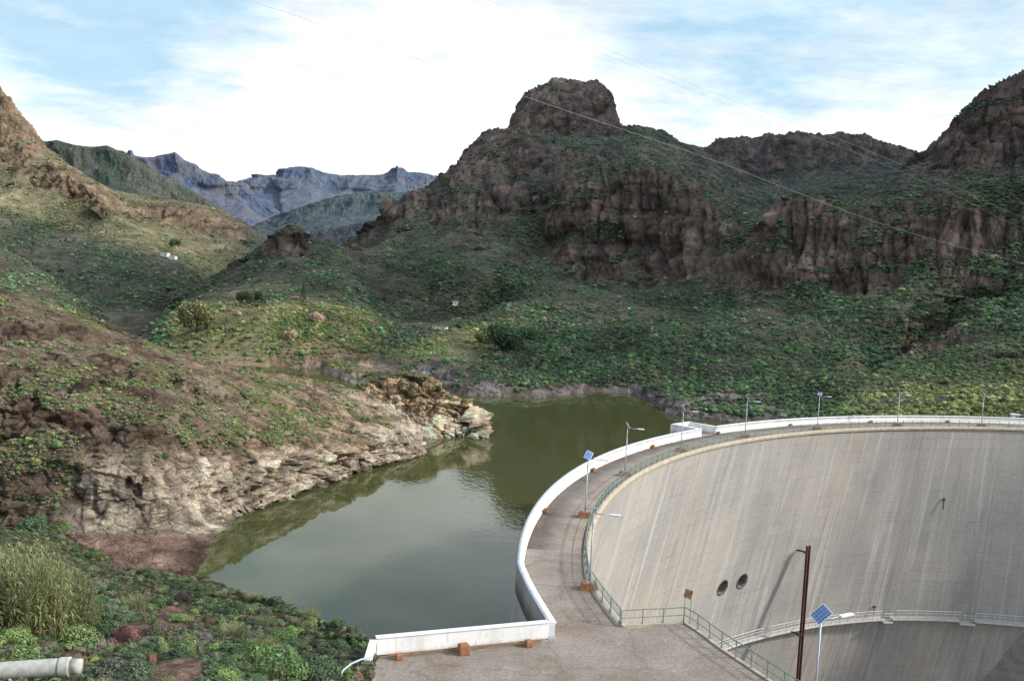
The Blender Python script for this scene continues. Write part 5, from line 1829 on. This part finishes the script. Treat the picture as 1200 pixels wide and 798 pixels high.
def grass_mesh(name, n, seed, base, h=1.0, lean=.45, w=.012):
    r = np.random.default_rng(seed)
    V, C = [], []
    az = r.uniform(0, 2 * math.pi, n); rd = r.uniform(0, .5, n) ** .8
    x0 = np.stack([np.cos(az) * rd, np.sin(az) * rd, np.zeros(n) - .05], 1)
    la = az + r.normal(0, 1.3, n); ln = np.abs(r.normal(lean, .2, n)); hh = h * r.uniform(.55, 1.1, n)
    dirx = np.stack([np.cos(la), np.sin(la), np.zeros(n)], 1)
    mid = x0 + dirx * (ln * hh * .3)[:, None] + np.array([0, 0, 1]) * (hh * .6)[:, None]
    tip = x0 + dirx * (ln * hh)[:, None] + np.array([0, 0, 1]) * (hh * .95)[:, None]
    sd = np.stack([-np.sin(la + r.normal(0, 1, n)), np.cos(la), np.zeros(n)], 1) * (w * r.uniform(.6, 1.4, n))[:, None]
    V = np.stack([x0 - sd, x0 + sd, mid + sd * .8, mid - sd * .8, mid - sd * .8, mid + sd * .8, tip + sd * .15, tip - sd * .15], 1)
    c = np.array(base)[None] * r.uniform(.6, 1.5, (n, 1))
    dry = r.random(n) < .3
    c[dry] = np.array([.20, .17, .085]) * r.uniform(.6, 1.2, (dry.sum(), 1))
    C = np.repeat(c, 8, 0) * np.tile(np.array([.75, .75, 1.0, 1.0, 1.0, 1.0, 1.2, 1.2]), n)[:, None]
    return np_mesh(name, V.reshape(-1, 3), np.arange(n * 8).reshape(-1, 4), M['leaf'], np.clip(C, .005, .6))


def cane_mesh(name, n, seed, h=1.7):
    r = np.random.default_rng(seed)
    Q, C = [], []
    az = r.uniform(0, 2 * math.pi, n); rd = np.sqrt(r.uniform(0, 1, n)) * .75
    for i in range(n):
        b = np.array([math.cos(az[i]) * rd[i], math.sin(az[i]) * rd[i], -.1])
        hh = h * r.uniform(.45, 1.05) * (1.05 - .35 * rd[i])
        ln = r.normal(0, .16, 2) + b[:2] * .22
        top = b + np.array([ln[0] * hh, ln[1] * hh, hh])
        a = r.uniform(0, 6.28); sd = np.array([math.cos(a), math.sin(a), 0]) * .009
        base = np.array((.165, .165, .075)) * r.uniform(.7, 1.3) if r.random() < .75 else np.array((.27, .235, .14)) * r.uniform(.7, 1.1)
        Q.append((b - sd, b + sd, top + sd * .4, top - sd * .4)); C.append(base * .8)
        for k in range(r.integers(5, 9)):
            t = r.uniform(.18, 1.0); p = b + (top - b) * t
            la = r.uniform(0, 6.28); L = r.uniform(.16, .34); d = np.array([math.cos(la), math.sin(la), r.uniform(.2, .9)]); d /= np.linalg.norm(d)
            w = np.array([-math.sin(la), math.cos(la), 0]) * r.uniform(.010, .018)
            m = p + d * L * .55; e = p + d * L + np.array([0, 0, -L * r.uniform(.2, .6)])
            cc = base * r.uniform(.75, 1.45) * np.array([.95, 1.08, .9])
            Q.append((p - w * .5, p + w * .5, m + w, m - w)); C.append(cc)
            Q.append((m - w, m + w, e + w * .15, e - w * .15)); C.append(cc * 1.1)
    Q = np.array(Q); C = np.repeat(np.array(C), 4, 0)
    return np_mesh(name, Q.reshape(-1, 3), np.arange(len(Q) * 4).reshape(-1, 4), M['leaf'], np.clip(C, .005, .6))


KIND = {
    'grey':   [leafy('foliage', 3600, 100 + k, 0.046, (.155, .180, .122), None, .85) for k in range(3)],
    'dark':   [leafy('foliage', 3600, 110 + k, 0.05, (.080, .118, .066), (.11, .165, .08), .9) for k in range(3)],
    'green':  [leafy('foliage', 3600, 120 + k, 0.048, (.095, .160, .055), (.155, .24, .08), .85) for k in range(3)],
    'lime':   [leafy('foliage', 3200, 130 + k, 0.052, (.130, .220, .062), (.30, .38, .13), .75, .5) for k in range(3)],
    'flower': [leafy('foliage', 3600, 140 + k, 0.042, (.115, .215, .100), (.42, .43, .14), .8, .40) for k in range(2)],
    'dry':    [leafy('foliage', 3000, 150 + k, 0.045, (.185, .168, .125), (.25, .23, .19), .8, .3, .1, .2) for k in range(2)],
    'tuft':   [grass_mesh('blades', 420, 160 + k, (.165, .180, .095), 1.0, .6, .012) for k in range(3)],
    'reed':   [cane_mesh('blades', 330, 170 + k) for k in range(3)],
}
STEMS = [stems_mesh(k) for k in range(3)]
WORD = {'grey': 'grey-green shrub', 'dark': 'dark green shrub', 'green': 'mid-green leafy shrub', 'lime': 'lime green rounded shrub', 'flower': 'yellow-flowered shrub', 'dry': 'dry brownish twiggy shrub', 'tuft': 'tuft of long olive grass', 'reed': 'tall leafy reed clump'}
NAMEK = {'tuft': 'grass_tuft', 'reed': 'reed_clump'}


def plant(kind, p, rad, label=None, group=None, hs=1.0):
    nm = NAMEK.get(kind, 'shrub')
    root = empty(nm, tuple(p), random.uniform(0, 6.28))
    s = rad
    a = obj('blades' if kind in NAMEK else 'foliage', random.choice(KIND[kind]), root)
    a.scale = (s, s, s * hs)
    if kind not in NAMEK:
        b = obj('stems', random.choice(STEMS), root); b.scale = (s, s, s * hs)
    tag(root, label, 'grass' if kind in NAMEK else 'shrub', group)
    return root


# named plants that stand out on the near slope: (kind, u, v of the base, width in px, label)
SPECIAL = [
    ('flower', 20, 775, 62, 'pale green shrub with yellow flowers at the far left just above the white pipe', .8),
    ('flower', 82, 757, 66, 'broad yellow-flowered green shrub just above the collar of the white pipe', .85),
    ('lime', 10, 752, 60, 'bright green shrub at the left edge under the tall reeds', .8),
    ('grey', 135, 803, 80, 'large grey-green twiggy bush at the bottom covering the end of the white pipe', 1.0),
    ('lime', 176, 762, 38, 'small bright lime green cushion shrub right of the flat red rock', .75),
    ('green', 262, 795, 52, 'bright leafy shrub with yellow-green tips at the bottom, right of the red soil', .9),
    ('lime', 258, 800, 50, 'rounded lime shrub with flower heads at the bottom edge right of the red soil', .9),
    ('green', 315, 795, 88, 'largest fresh green leafy bush at the bottom of the slope', 1.0),
    ('green', 285, 772, 60, 'fresh green bush behind the largest green bush at the bottom', .9),
    ('dark', 366, 797, 70, 'broad dark grey-green bush beside the white return wall', 1.0),
    ('dark', 390, 768, 44, 'dark bush close to the left end of the straight white wall', 1.0),
    ('green', 72, 628, 46, 'lush dark green bush at the foot of the grey cliff on the left', .9),
    ('dark', 42, 622, 48, 'dark bushy shrub left of the lush bush at the cliff foot', .9),
    ('reed', 12, 742, 84, 'tallest leafy reed clump at the left edge of the slope', 1.35),
    ('reed', 44, 738, 84, 'tall reed clump second from the left edge', 1.2),
    ('reed', 70, 728, 74, 'tall reed clump leaning right over the slope', 1.1),
    ('reed', 28, 712, 84, 'reed clump behind the tallest reeds', 1.1),
    ('reed', 100, 735, 40, 'thin stand of yellow reed stalks right of the big reed clumps', 1.2),
    ('tuft', 160, 715, 34, 'shaggy grass tuft between the red rock patches', 1.0),
    ('lime', 210, 728, 28, 'small lime shrub beside the upper red rock patch', .8),
    ('dark', 130, 735, 48, 'dark shrub just left of the upper red rock patch', .9),
    ('lime', 345, 742, 26, 'small yellow-green shrub near the top of the slope above the water', .8),
]
for (k, u, v, wpx, lb, hs) in SPECIAL:
    p = ground_at(u, v, 5, P_near)
    plant(k, p, wpx * p[1] / F / 2 * 1.12, lb, None, hs)

# the other shrubs of the slope
zone_names = [(0, 130, 0, 690, 'on the left of the near slope below the grey cliff'), (0, 130, 690, 900, 'on the left of the near slope among the reeds'), (130, 250, 0, 710, 'below the flat red rock ledge at the water'), (130, 250, 710, 900, 'around the red rock patches low on the near slope'), (250, 345, 0, 900, 'mid-slope above the water'), (345, 500, 0, 900, 'on the right of the near slope beside the white wall')]
fdens = veg_near * 1.0
pts, r = sample(P_near, fdens, 900, 77, -60, 440, 600, 840)
cnt = 0
placed = []
for p in pts:
    u, v = proj(p)
    kd = r.choice(['grey', 'dark', 'green', 'lime', 'flower', 'dry', 'tuft', 'reed'], p=[.25, .27, .16, .04, .02, .10, .14, .02])
    if u < 90 and v > 640 and r.random() < .5: kd = 'tuft'
    rad = float(np.exp(r.normal(-.42, .33)))
    rad = min(rad, 1.5)
    if (u < 112 and v > 758) or (u > 380 and v > 738 - rad * 6): continue
    if any((p[0] - q[0]) ** 2 + (p[1] - q[1]) ** 2 < (.62 * (rad + q[2])) ** 2 for q in placed): continue
    zl = [z[4] for z in zone_names if z[0] <= max(u, 0) < z[1] and z[2] <= v < z[3]]
    placed.append((p[0], p[1], rad))
    plant(str(kd), p + np.array([0, 0, -.06]), rad, WORD[str(kd)] + ' ' + (zl[0] if zl else zone_names[5][4]), WORD[str(kd)] + 's ' + (zl[0] if zl else zone_names[5][4]), float(r.uniform(.8, 1.1)))
    cnt += 1
    if cnt >= 255: break
# low ground cover between them
pts, r = sample(P_near, veg_near, 5200, 78, -60, 440, 600, 840)
rad = np.exp(r.normal(-1.35, .35, len(pts)))
scrub('ground_cover', pts, rad, shrub_cols(len(pts), r, (2, 2, 2, 1.5, 4, 3, 1, 1.5, 1.5), pts, 4.) * np.array([1.8, 1.55, 1.5]), 34, 90, .20)


# ---------------- trees and boulders across the water
def tree(name, u, v, hpx, wpx, colr, label, conifer=False, group=None):
    p = ground_at(u, v)
    k = p[1] / F
    h, w = hpx * k, wpx * k / 2
    root = empty(name, tuple(p - np.array([0, 0, h * .03])))
    tag(root, label, 'tree', group)
    rs = random.randint(0, 9999)
    mb = MB().tube([(0, 0, -.3), (h * .02, 0, h * .35), (-h * .01, h * .01, h * .8)], h * .035, 6, h * .012)
    for kk in range(5):
        a = kk * 1.3 + rs; z = h * (.3 + .09 * kk)
        mb.tube([(0, 0, z), (math.cos(a) * w * .6, math.sin(a) * w * .6, z + h * .18)], h * .014, 4, h * .006)
    mb.build('trunk', M['bark'], root)
    r = np.random.default_rng(rs)
    K = 2200
    if conifer:
        t = r.uniform(0, 1, K) ** .8
        rr = (1 - t) * w * r.uniform(.5, 1.05, K) + w * .08; th = r.uniform(0, 6.28, K)
        c = np.stack([np.cos(th) * rr, np.sin(th) * rr, h * (.1 + .9 * t)], 1)
    else:
        nc = 8
        cth = r.uniform(0, 6.28, nc); cc = np.stack([np.cos(cth) * w * .55, np.sin(cth) * w * .55, h * r.uniform(.42, .8, nc)], 1)
        cc[0] = (0, 0, h * .78)
        q = r.integers(0, nc, K); n = r.normal(size=(K, 3)); n /= np.linalg.norm(n, axis=1)[:, None]
        c = cc[q] + n * (min(w, h) * r.uniform(.25, .5, K))[:, None]
    s = (w * .068 * r.uniform(.6, 1.4, K))[:, None]
    a = r.normal(size=(K, 3)); a /= np.linalg.norm(a, axis=1)[:, None]
    b = np.cross(a, r.normal(size=(K, 3))); b /= np.linalg.norm(b, axis=1)[:, None]
    Q = np.stack([c - a * s, c - b * s * .7, c + a * s, c + b * s * .7], 1)
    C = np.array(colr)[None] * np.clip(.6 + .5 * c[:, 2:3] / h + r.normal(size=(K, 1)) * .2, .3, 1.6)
    obj('crown', np_mesh('crown', Q.reshape(-1, 3), np.arange(K * 4).reshape(-1, 4), M['leaf'], np.clip(np.repeat(C, 4, 0), .005, .5)), root)


tree('conifer_tree', 355, 357, 26, 9, (.04, .08, .05), 'slim dark conifer standing alone on the green slope below the rock-topped hill', True)
tree('tree', 287, 360, 20, 22, (.11, .14, .07), 'rounded olive tree at the left of a pair behind the sunlit shelf')
tree('tree', 302, 359, 19, 20, (.07, .11, .06), 'darker tree at the right of a pair behind the sunlit shelf')
tree('tree', 230, 388, 34, 44, (.23, .23, .10), 'large sunlit spreading tree on the left end of the sunlit shelf above the inlet')  # sunlight put into this crown's colour
tree('tree', 588, 410, 30, 50, (.055, .10, .055), 'very large dark rounded tree in the shade of the spur above the far shore')
tree('tree', 205, 292, 13, 14, (.13, .17, .07), 'small tree beside the white house on the left hillside')
tree('tree', 620, 398, 14, 26, (.09, .14, .07), 'mid-green tree right of the very large dark tree above the far shore')
tree('tree', 565, 402, 12, 22, (.20, .23, .09), 'bright sunlit tree left of the very large dark tree above the far shore')


def boulder(u, v, wpx, hpx, mat, label, sink=.2):
    p = ground_at(u, v)
    k = p[1] / F
    bm = bmesh.new()
    bmesh.ops.create_icosphere(bm, subdivisions=4, radius=1.0)
    V = np.array([x.co[:] for x in bm.verts])
    s = random.uniform(0, 50)
    q = fbm(V * 1.1 + s, 4) * .5 + (ridged(V * np.array([1.6, 1.6, 2.4]) + s, 4) - .45) * .35
    V = V * (1 + q)[:, None]
    # flatten a few facets
    for _ in range(7):
        n = rng.normal(size=3); n /= np.linalg.norm(n)
        dd = V @ n - .72
        V = V - np.clip(dd, 0, None)[:, None] * n * .8
    for x, c in zip(bm.verts, V): x.co = c * np.array([wpx * k / 2, wpx * k / 2, hpx * k / 1.7])
    me = bpy.data.meshes.new('boulder'); bm.to_mesh(me); bm.free()
    me.materials.append(mat)
    o = obj('boulder', me); o.location = p + np.array([0, 0, hpx * k * (.5 - sink)])
    tag(o, label, 'boulder')


boulder(373, 378, 17, 13, M['boulder'], 'biggest orange boulder on the sunlit shelf at the right')
boulder(342, 397, 13, 11, M['boulder'], 'pale orange boulder low in the middle of the sunlit shelf above the inlet')
boulder(334, 396, 6, 9, M['boulder'], 'narrow upright orange boulder left of the pale one on the sunlit shelf')
boulder(279, 369, 7, 5, M['boulder'], 'small orange boulder near the top left of the sunlit shelf')
boulder(451, 248, 17, 17, M['brownrock'], 'dark rounded boulder perched on the low left ridge of the flat-topped mountain')
boulder(535, 290, 11, 8, M['brownrock'], 'lone brown boulder on the green slope under the left cliffs')
boulder(562, 293, 14, 8, M['brownrock'], 'wide brown boulder pair on the green slope right of the lone boulder')
boulder(442, 332, 9, 7, M['brownrock'], 'small reddish boulder on the slope right of the rock-topped hill')
boulder(150, 750, 30, 26, M['redrock'], 'flat dull red rock low on the near slope above the twiggy bush', .35)
boulder(213, 706, 20, 18, M['blackrock'], 'black cracked rock in the middle of the near slope', .3)
boulder(176, 778, 14, 14, M['redrock'], 'small reddish rock under the lime cushion shrub', .3)

# ---------------- buildings, far away
def house(u, v, wpx, hpx, rz, wall, roof, label, flat=True):
    p = ground_at(u, v)
    k = p[1] / F
    w, h = wpx * k, hpx * k
    dpt = w * .6
    root = empty('house', tuple(p), rz); tag(root, label, 'house')
    MB().box((0, 0, h / 2 - .6), (w, dpt, h + 1.2)).build('wall', wall, root)
    if flat:
        MB().box((0, 0, h + .12), (w * 1.06, dpt * 1.08, .22)).build('roof', roof, root)
    else:
        mb = MB()
        a = [mb.bm.verts.new(q) for q in ((-w * .54, -dpt * .56, h), (w * .54, -dpt * .56, h), (w * .54, dpt * .56, h), (-w * .54, dpt * .56, h), (-w * .54, 0, h * 1.5), (w * .54, 0, h * 1.5))]
        for q in ((0, 1, 5, 4), (2, 3, 4, 5), (0, 4, 3), (1, 2, 5), (0, 3, 2, 1)): mb.bm.faces.new([a[i] for i in q])
        mb.build('roof', roof, root)
    MB().box((w * .2, -dpt / 2 - .02, h * .4), (w * .1, .06, h * .75)).build('door', M['dark'], root)
    for x in (-.25, 0.0):
        MB().box((w * x, -dpt / 2 - .02, h * .55), (w * .1, .06, h * .3)).build('window', M['dark'], root)


house(193, 301, 9, 4, R(-15), M['white'], M['white'], 'long low white house on the shaded left hillside below the plateau')
house(203, 303, 8, 3, R(-10), M['white'], M['white'], 'smaller white annexe right of the long low white house on the left hillside')
house(533, 357, 6, 3, R(-10), M['white'], M['white'], 'tiny white hut on the dark green slope behind the sunlit spur')
house(517, 386, 14, 3, R(-8), M['white'], M['roofred'], 'low white shed with dark roof line on the sunlit spur above the far shore')
house(347, 350, 7, 2.6, R(5), M['brownrock'], M['roofred'], 'small reddish hut left of the slim dark conifer', False)
house(1193, 489, 16, 3, R(-10), M['white'], M['white'], 'flat white roofed hut past the right end of the dam among bright bushes')
p = ground_at(507, 386)
mb = MB().box((0, 0, .8), (1.1, .9, 1.3), None, .1).tube([(-.6, 0, -.4), (-.6, 0, 1.4)], .06, 6).tube([(.6, 0, -.4), (.6, 0, 1.4)], .06, 6)
o = mb.build('tank', M['yellow']); o.location = p; tag(o, 'small yellow tank at the left end of the white shed on the sunlit spur', 'tank')


# ---------------- pipe, hose, cables
def pipe_thing():
    a = W(-40, 789, 29.0); b = W(80, 781, 29.6)
    a, b = Vector(a), Vector(b)
    root = empty('water_pipe', a); tag(root, 'thick pale cement pipe with a collar lying at the bottom left corner', 'pipe')
    b = b - a
    MB().tube([b * t for t in np.linspace(-.6, 1, 14)], .30, 18).build('barrel', M['pipe'], root, True)
    u_ = b.normalized()
    MB().tube([b - u_ * .28, b - u_ * .24, b + u_ * .02, b + u_ * .06], .325, 18).build('collar', M['pipe'], root, True)
    MB().tube([b + u_ * .06, b + u_ * .42 + Vector((0, .02, -.02))], .25, 16).build('spigot', M['pipe'], root, True)


pipe_thing()
hp = [W(*q) for q in ((394, 800, 43.0), (402, 785, 43.8), (412, 777, 44.5), (424, 772, 45.3), (436, 770, 46.0))]
tag(MB().tube(hp, .05, 8).build('hose', M['hose'], None, True), 'thin pale blue hose curving out of the bushes to the white return wall', 'hose')


def cable(pts, r, label):
    c = [Vector(W(*q)) for q in pts]
    # smooth through the points
    out = []
    for i in range(len(c) - 1):
        p0, p1, p2, p3 = c[max(i - 1, 0)], c[i], c[i + 1], c[min(i + 2, len(c) - 1)]
        for t in np.linspace(0, 1, 12, endpoint=False):
            out.append(.5 * ((2 * p1) + (p2 - p0) * t + (2 * p0 - 5 * p1 + 4 * p2 - p3) * t * t + (3 * p1 - p0 - 3 * p2 + p3) * t ** 3))
    out.append(c[-1])
    tag(MB().tube(out, r, 5).build('power_cable', M['cable'], None, True), label, 'cable', 'overhead power cables')


cable([(100, -70, 120), (290, 0, 140), (345, 18, 146), (480, 66, 162), (640, 122, 185), (830, 186, 220), (940, 228, 245), (1060, 271, 275), (1200, 309, 310), (1400, 360, 380)], .030, 'lowest and longest overhead cable, sagging from upper left to the right edge')
cable([(500, -30, 230), (730, 66, 250), (860, 118, 270), (980, 162, 290), (1080, 203, 310), (1140, 228, 320), (1200, 255, 330), (1400, 330, 380)], .028, 'upper of the two parallel overhead cables high on the right')
cable([(500, -22, 230), (730, 73, 250), (860, 126, 270), (980, 170, 290), (1080, 212, 310), (1140, 239, 320), (1200, 268, 330), (1400, 345, 380)], .028, 'lower of the two parallel overhead cables high on the right')


# ---------------- unseen bank of cloud off to the right, shaped to shade the mountain
def shade_cloud_bank():
    shade = [(1200, 290, 450), (1150, 350, 375), (1050, 392, 340), (950, 438, 285), (870, 465, 270), (770, 462, 278), (700, 446, 295), (650, 432, 308), (590, 425, 325), (570, 414, 350), (610, 398, 390),
             (650, 372, 470), (700, 345, 540), (620, 345, 580), (540, 364, 530), (480, 384, 470), (440, 382, 470), (400, 348, 480), (330, 342, 510), (250, 350, 480), (190, 380, 460), (150, 392, 480),
             (60, 340, 560), (0, 300, 620), (0, 285, 760), (90, 290, 770), (170, 310, 720), (215, 322, 690), (290, 310, 760), (400, 300, 800), (430, 275, 860), (500, 215, 950)]
    pl = [W(*q) for q in shade]
    pl += [np.array([-150, 1500, 250]), np.array([900, 1700, 250]), np.array([900, 700, 250])]
    ZC = 760.0
    sd = np.array(sun_dir)
    pg = np.array([p + sd * ((ZC - p[2]) / sd[2]) for p in pl])[:, :2]
    lo, hi = pg.min(0), pg.max(0)
    st = 9.0
    xs = np.arange(lo[0], hi[0], st); ys = np.arange(lo[1], hi[1], st)
    X, Y = np.meshgrid(xs, ys)
    Pn = np.stack([X, Y, 0 * X], -1)
    Xw = X + fbm(Pn / 60., 4) * 16; Yw = Y + fbm(Pn / 60. + 9, 4) * 16
    ins = np.zeros(X.shape, bool)
    n = len(pg)
    for i in range(n):
        a, b = pg[i], pg[(i + 1) % n]
        c = ((a[1] > Yw) != (b[1] > Yw)) & (Xw < (b[0] - a[0]) * (Yw - a[1]) / (b[1] - a[1] + 1e-9) + a[0])
        ins ^= c
    ins &= fbm(Pn / 90. + 3, 5) > -.34           # a few breaks in the cloud
    zl = ZC + fbm(Pn / 50., 4) * 8; zu = ZC + 14 + np.abs(fbm(Pn / 120. + 5, 5)) * 25
    F_ = grid_faces(*X.shape)
    k = ins.ravel()[F_].all(1)
    F_ = F_[k]
    V = np.concatenate([np.stack([X, Y, zl], -1).reshape(-1, 3), np.stack([X, Y, zu], -1).reshape(-1, 3)])
    m = X.size
    E = np.concatenate([F_[:, [0, 1]], F_[:, [1, 2]], F_[:, [2, 3]], F_[:, [3, 0]]])
    key = np.sort(E, 1); key = key[:, 0].astype(np.int64) * m + key[:, 1]
    uq, ix, ct = np.unique(key, return_index=True, return_counts=True)
    B = E[ix[ct == 1]]
    side = np.stack([B[:, 0], B[:, 1], B[:, 1] + m, B[:, 0] + m], 1)
    FF = np.concatenate([F_[:, ::-1], F_ + m, side])
    us = np.unique(FF); mp = np.zeros(2 * m, np.int64); mp[us] = np.arange(len(us))
    o = obj('shade_clouds', np_mesh('shade_clouds', V[us], mp[FF], plain('cloud_white', (.85, .86, .88), 1.0, 0, .05), None, True))
    tag(o, kind='structure')


shade_cloud_bank()
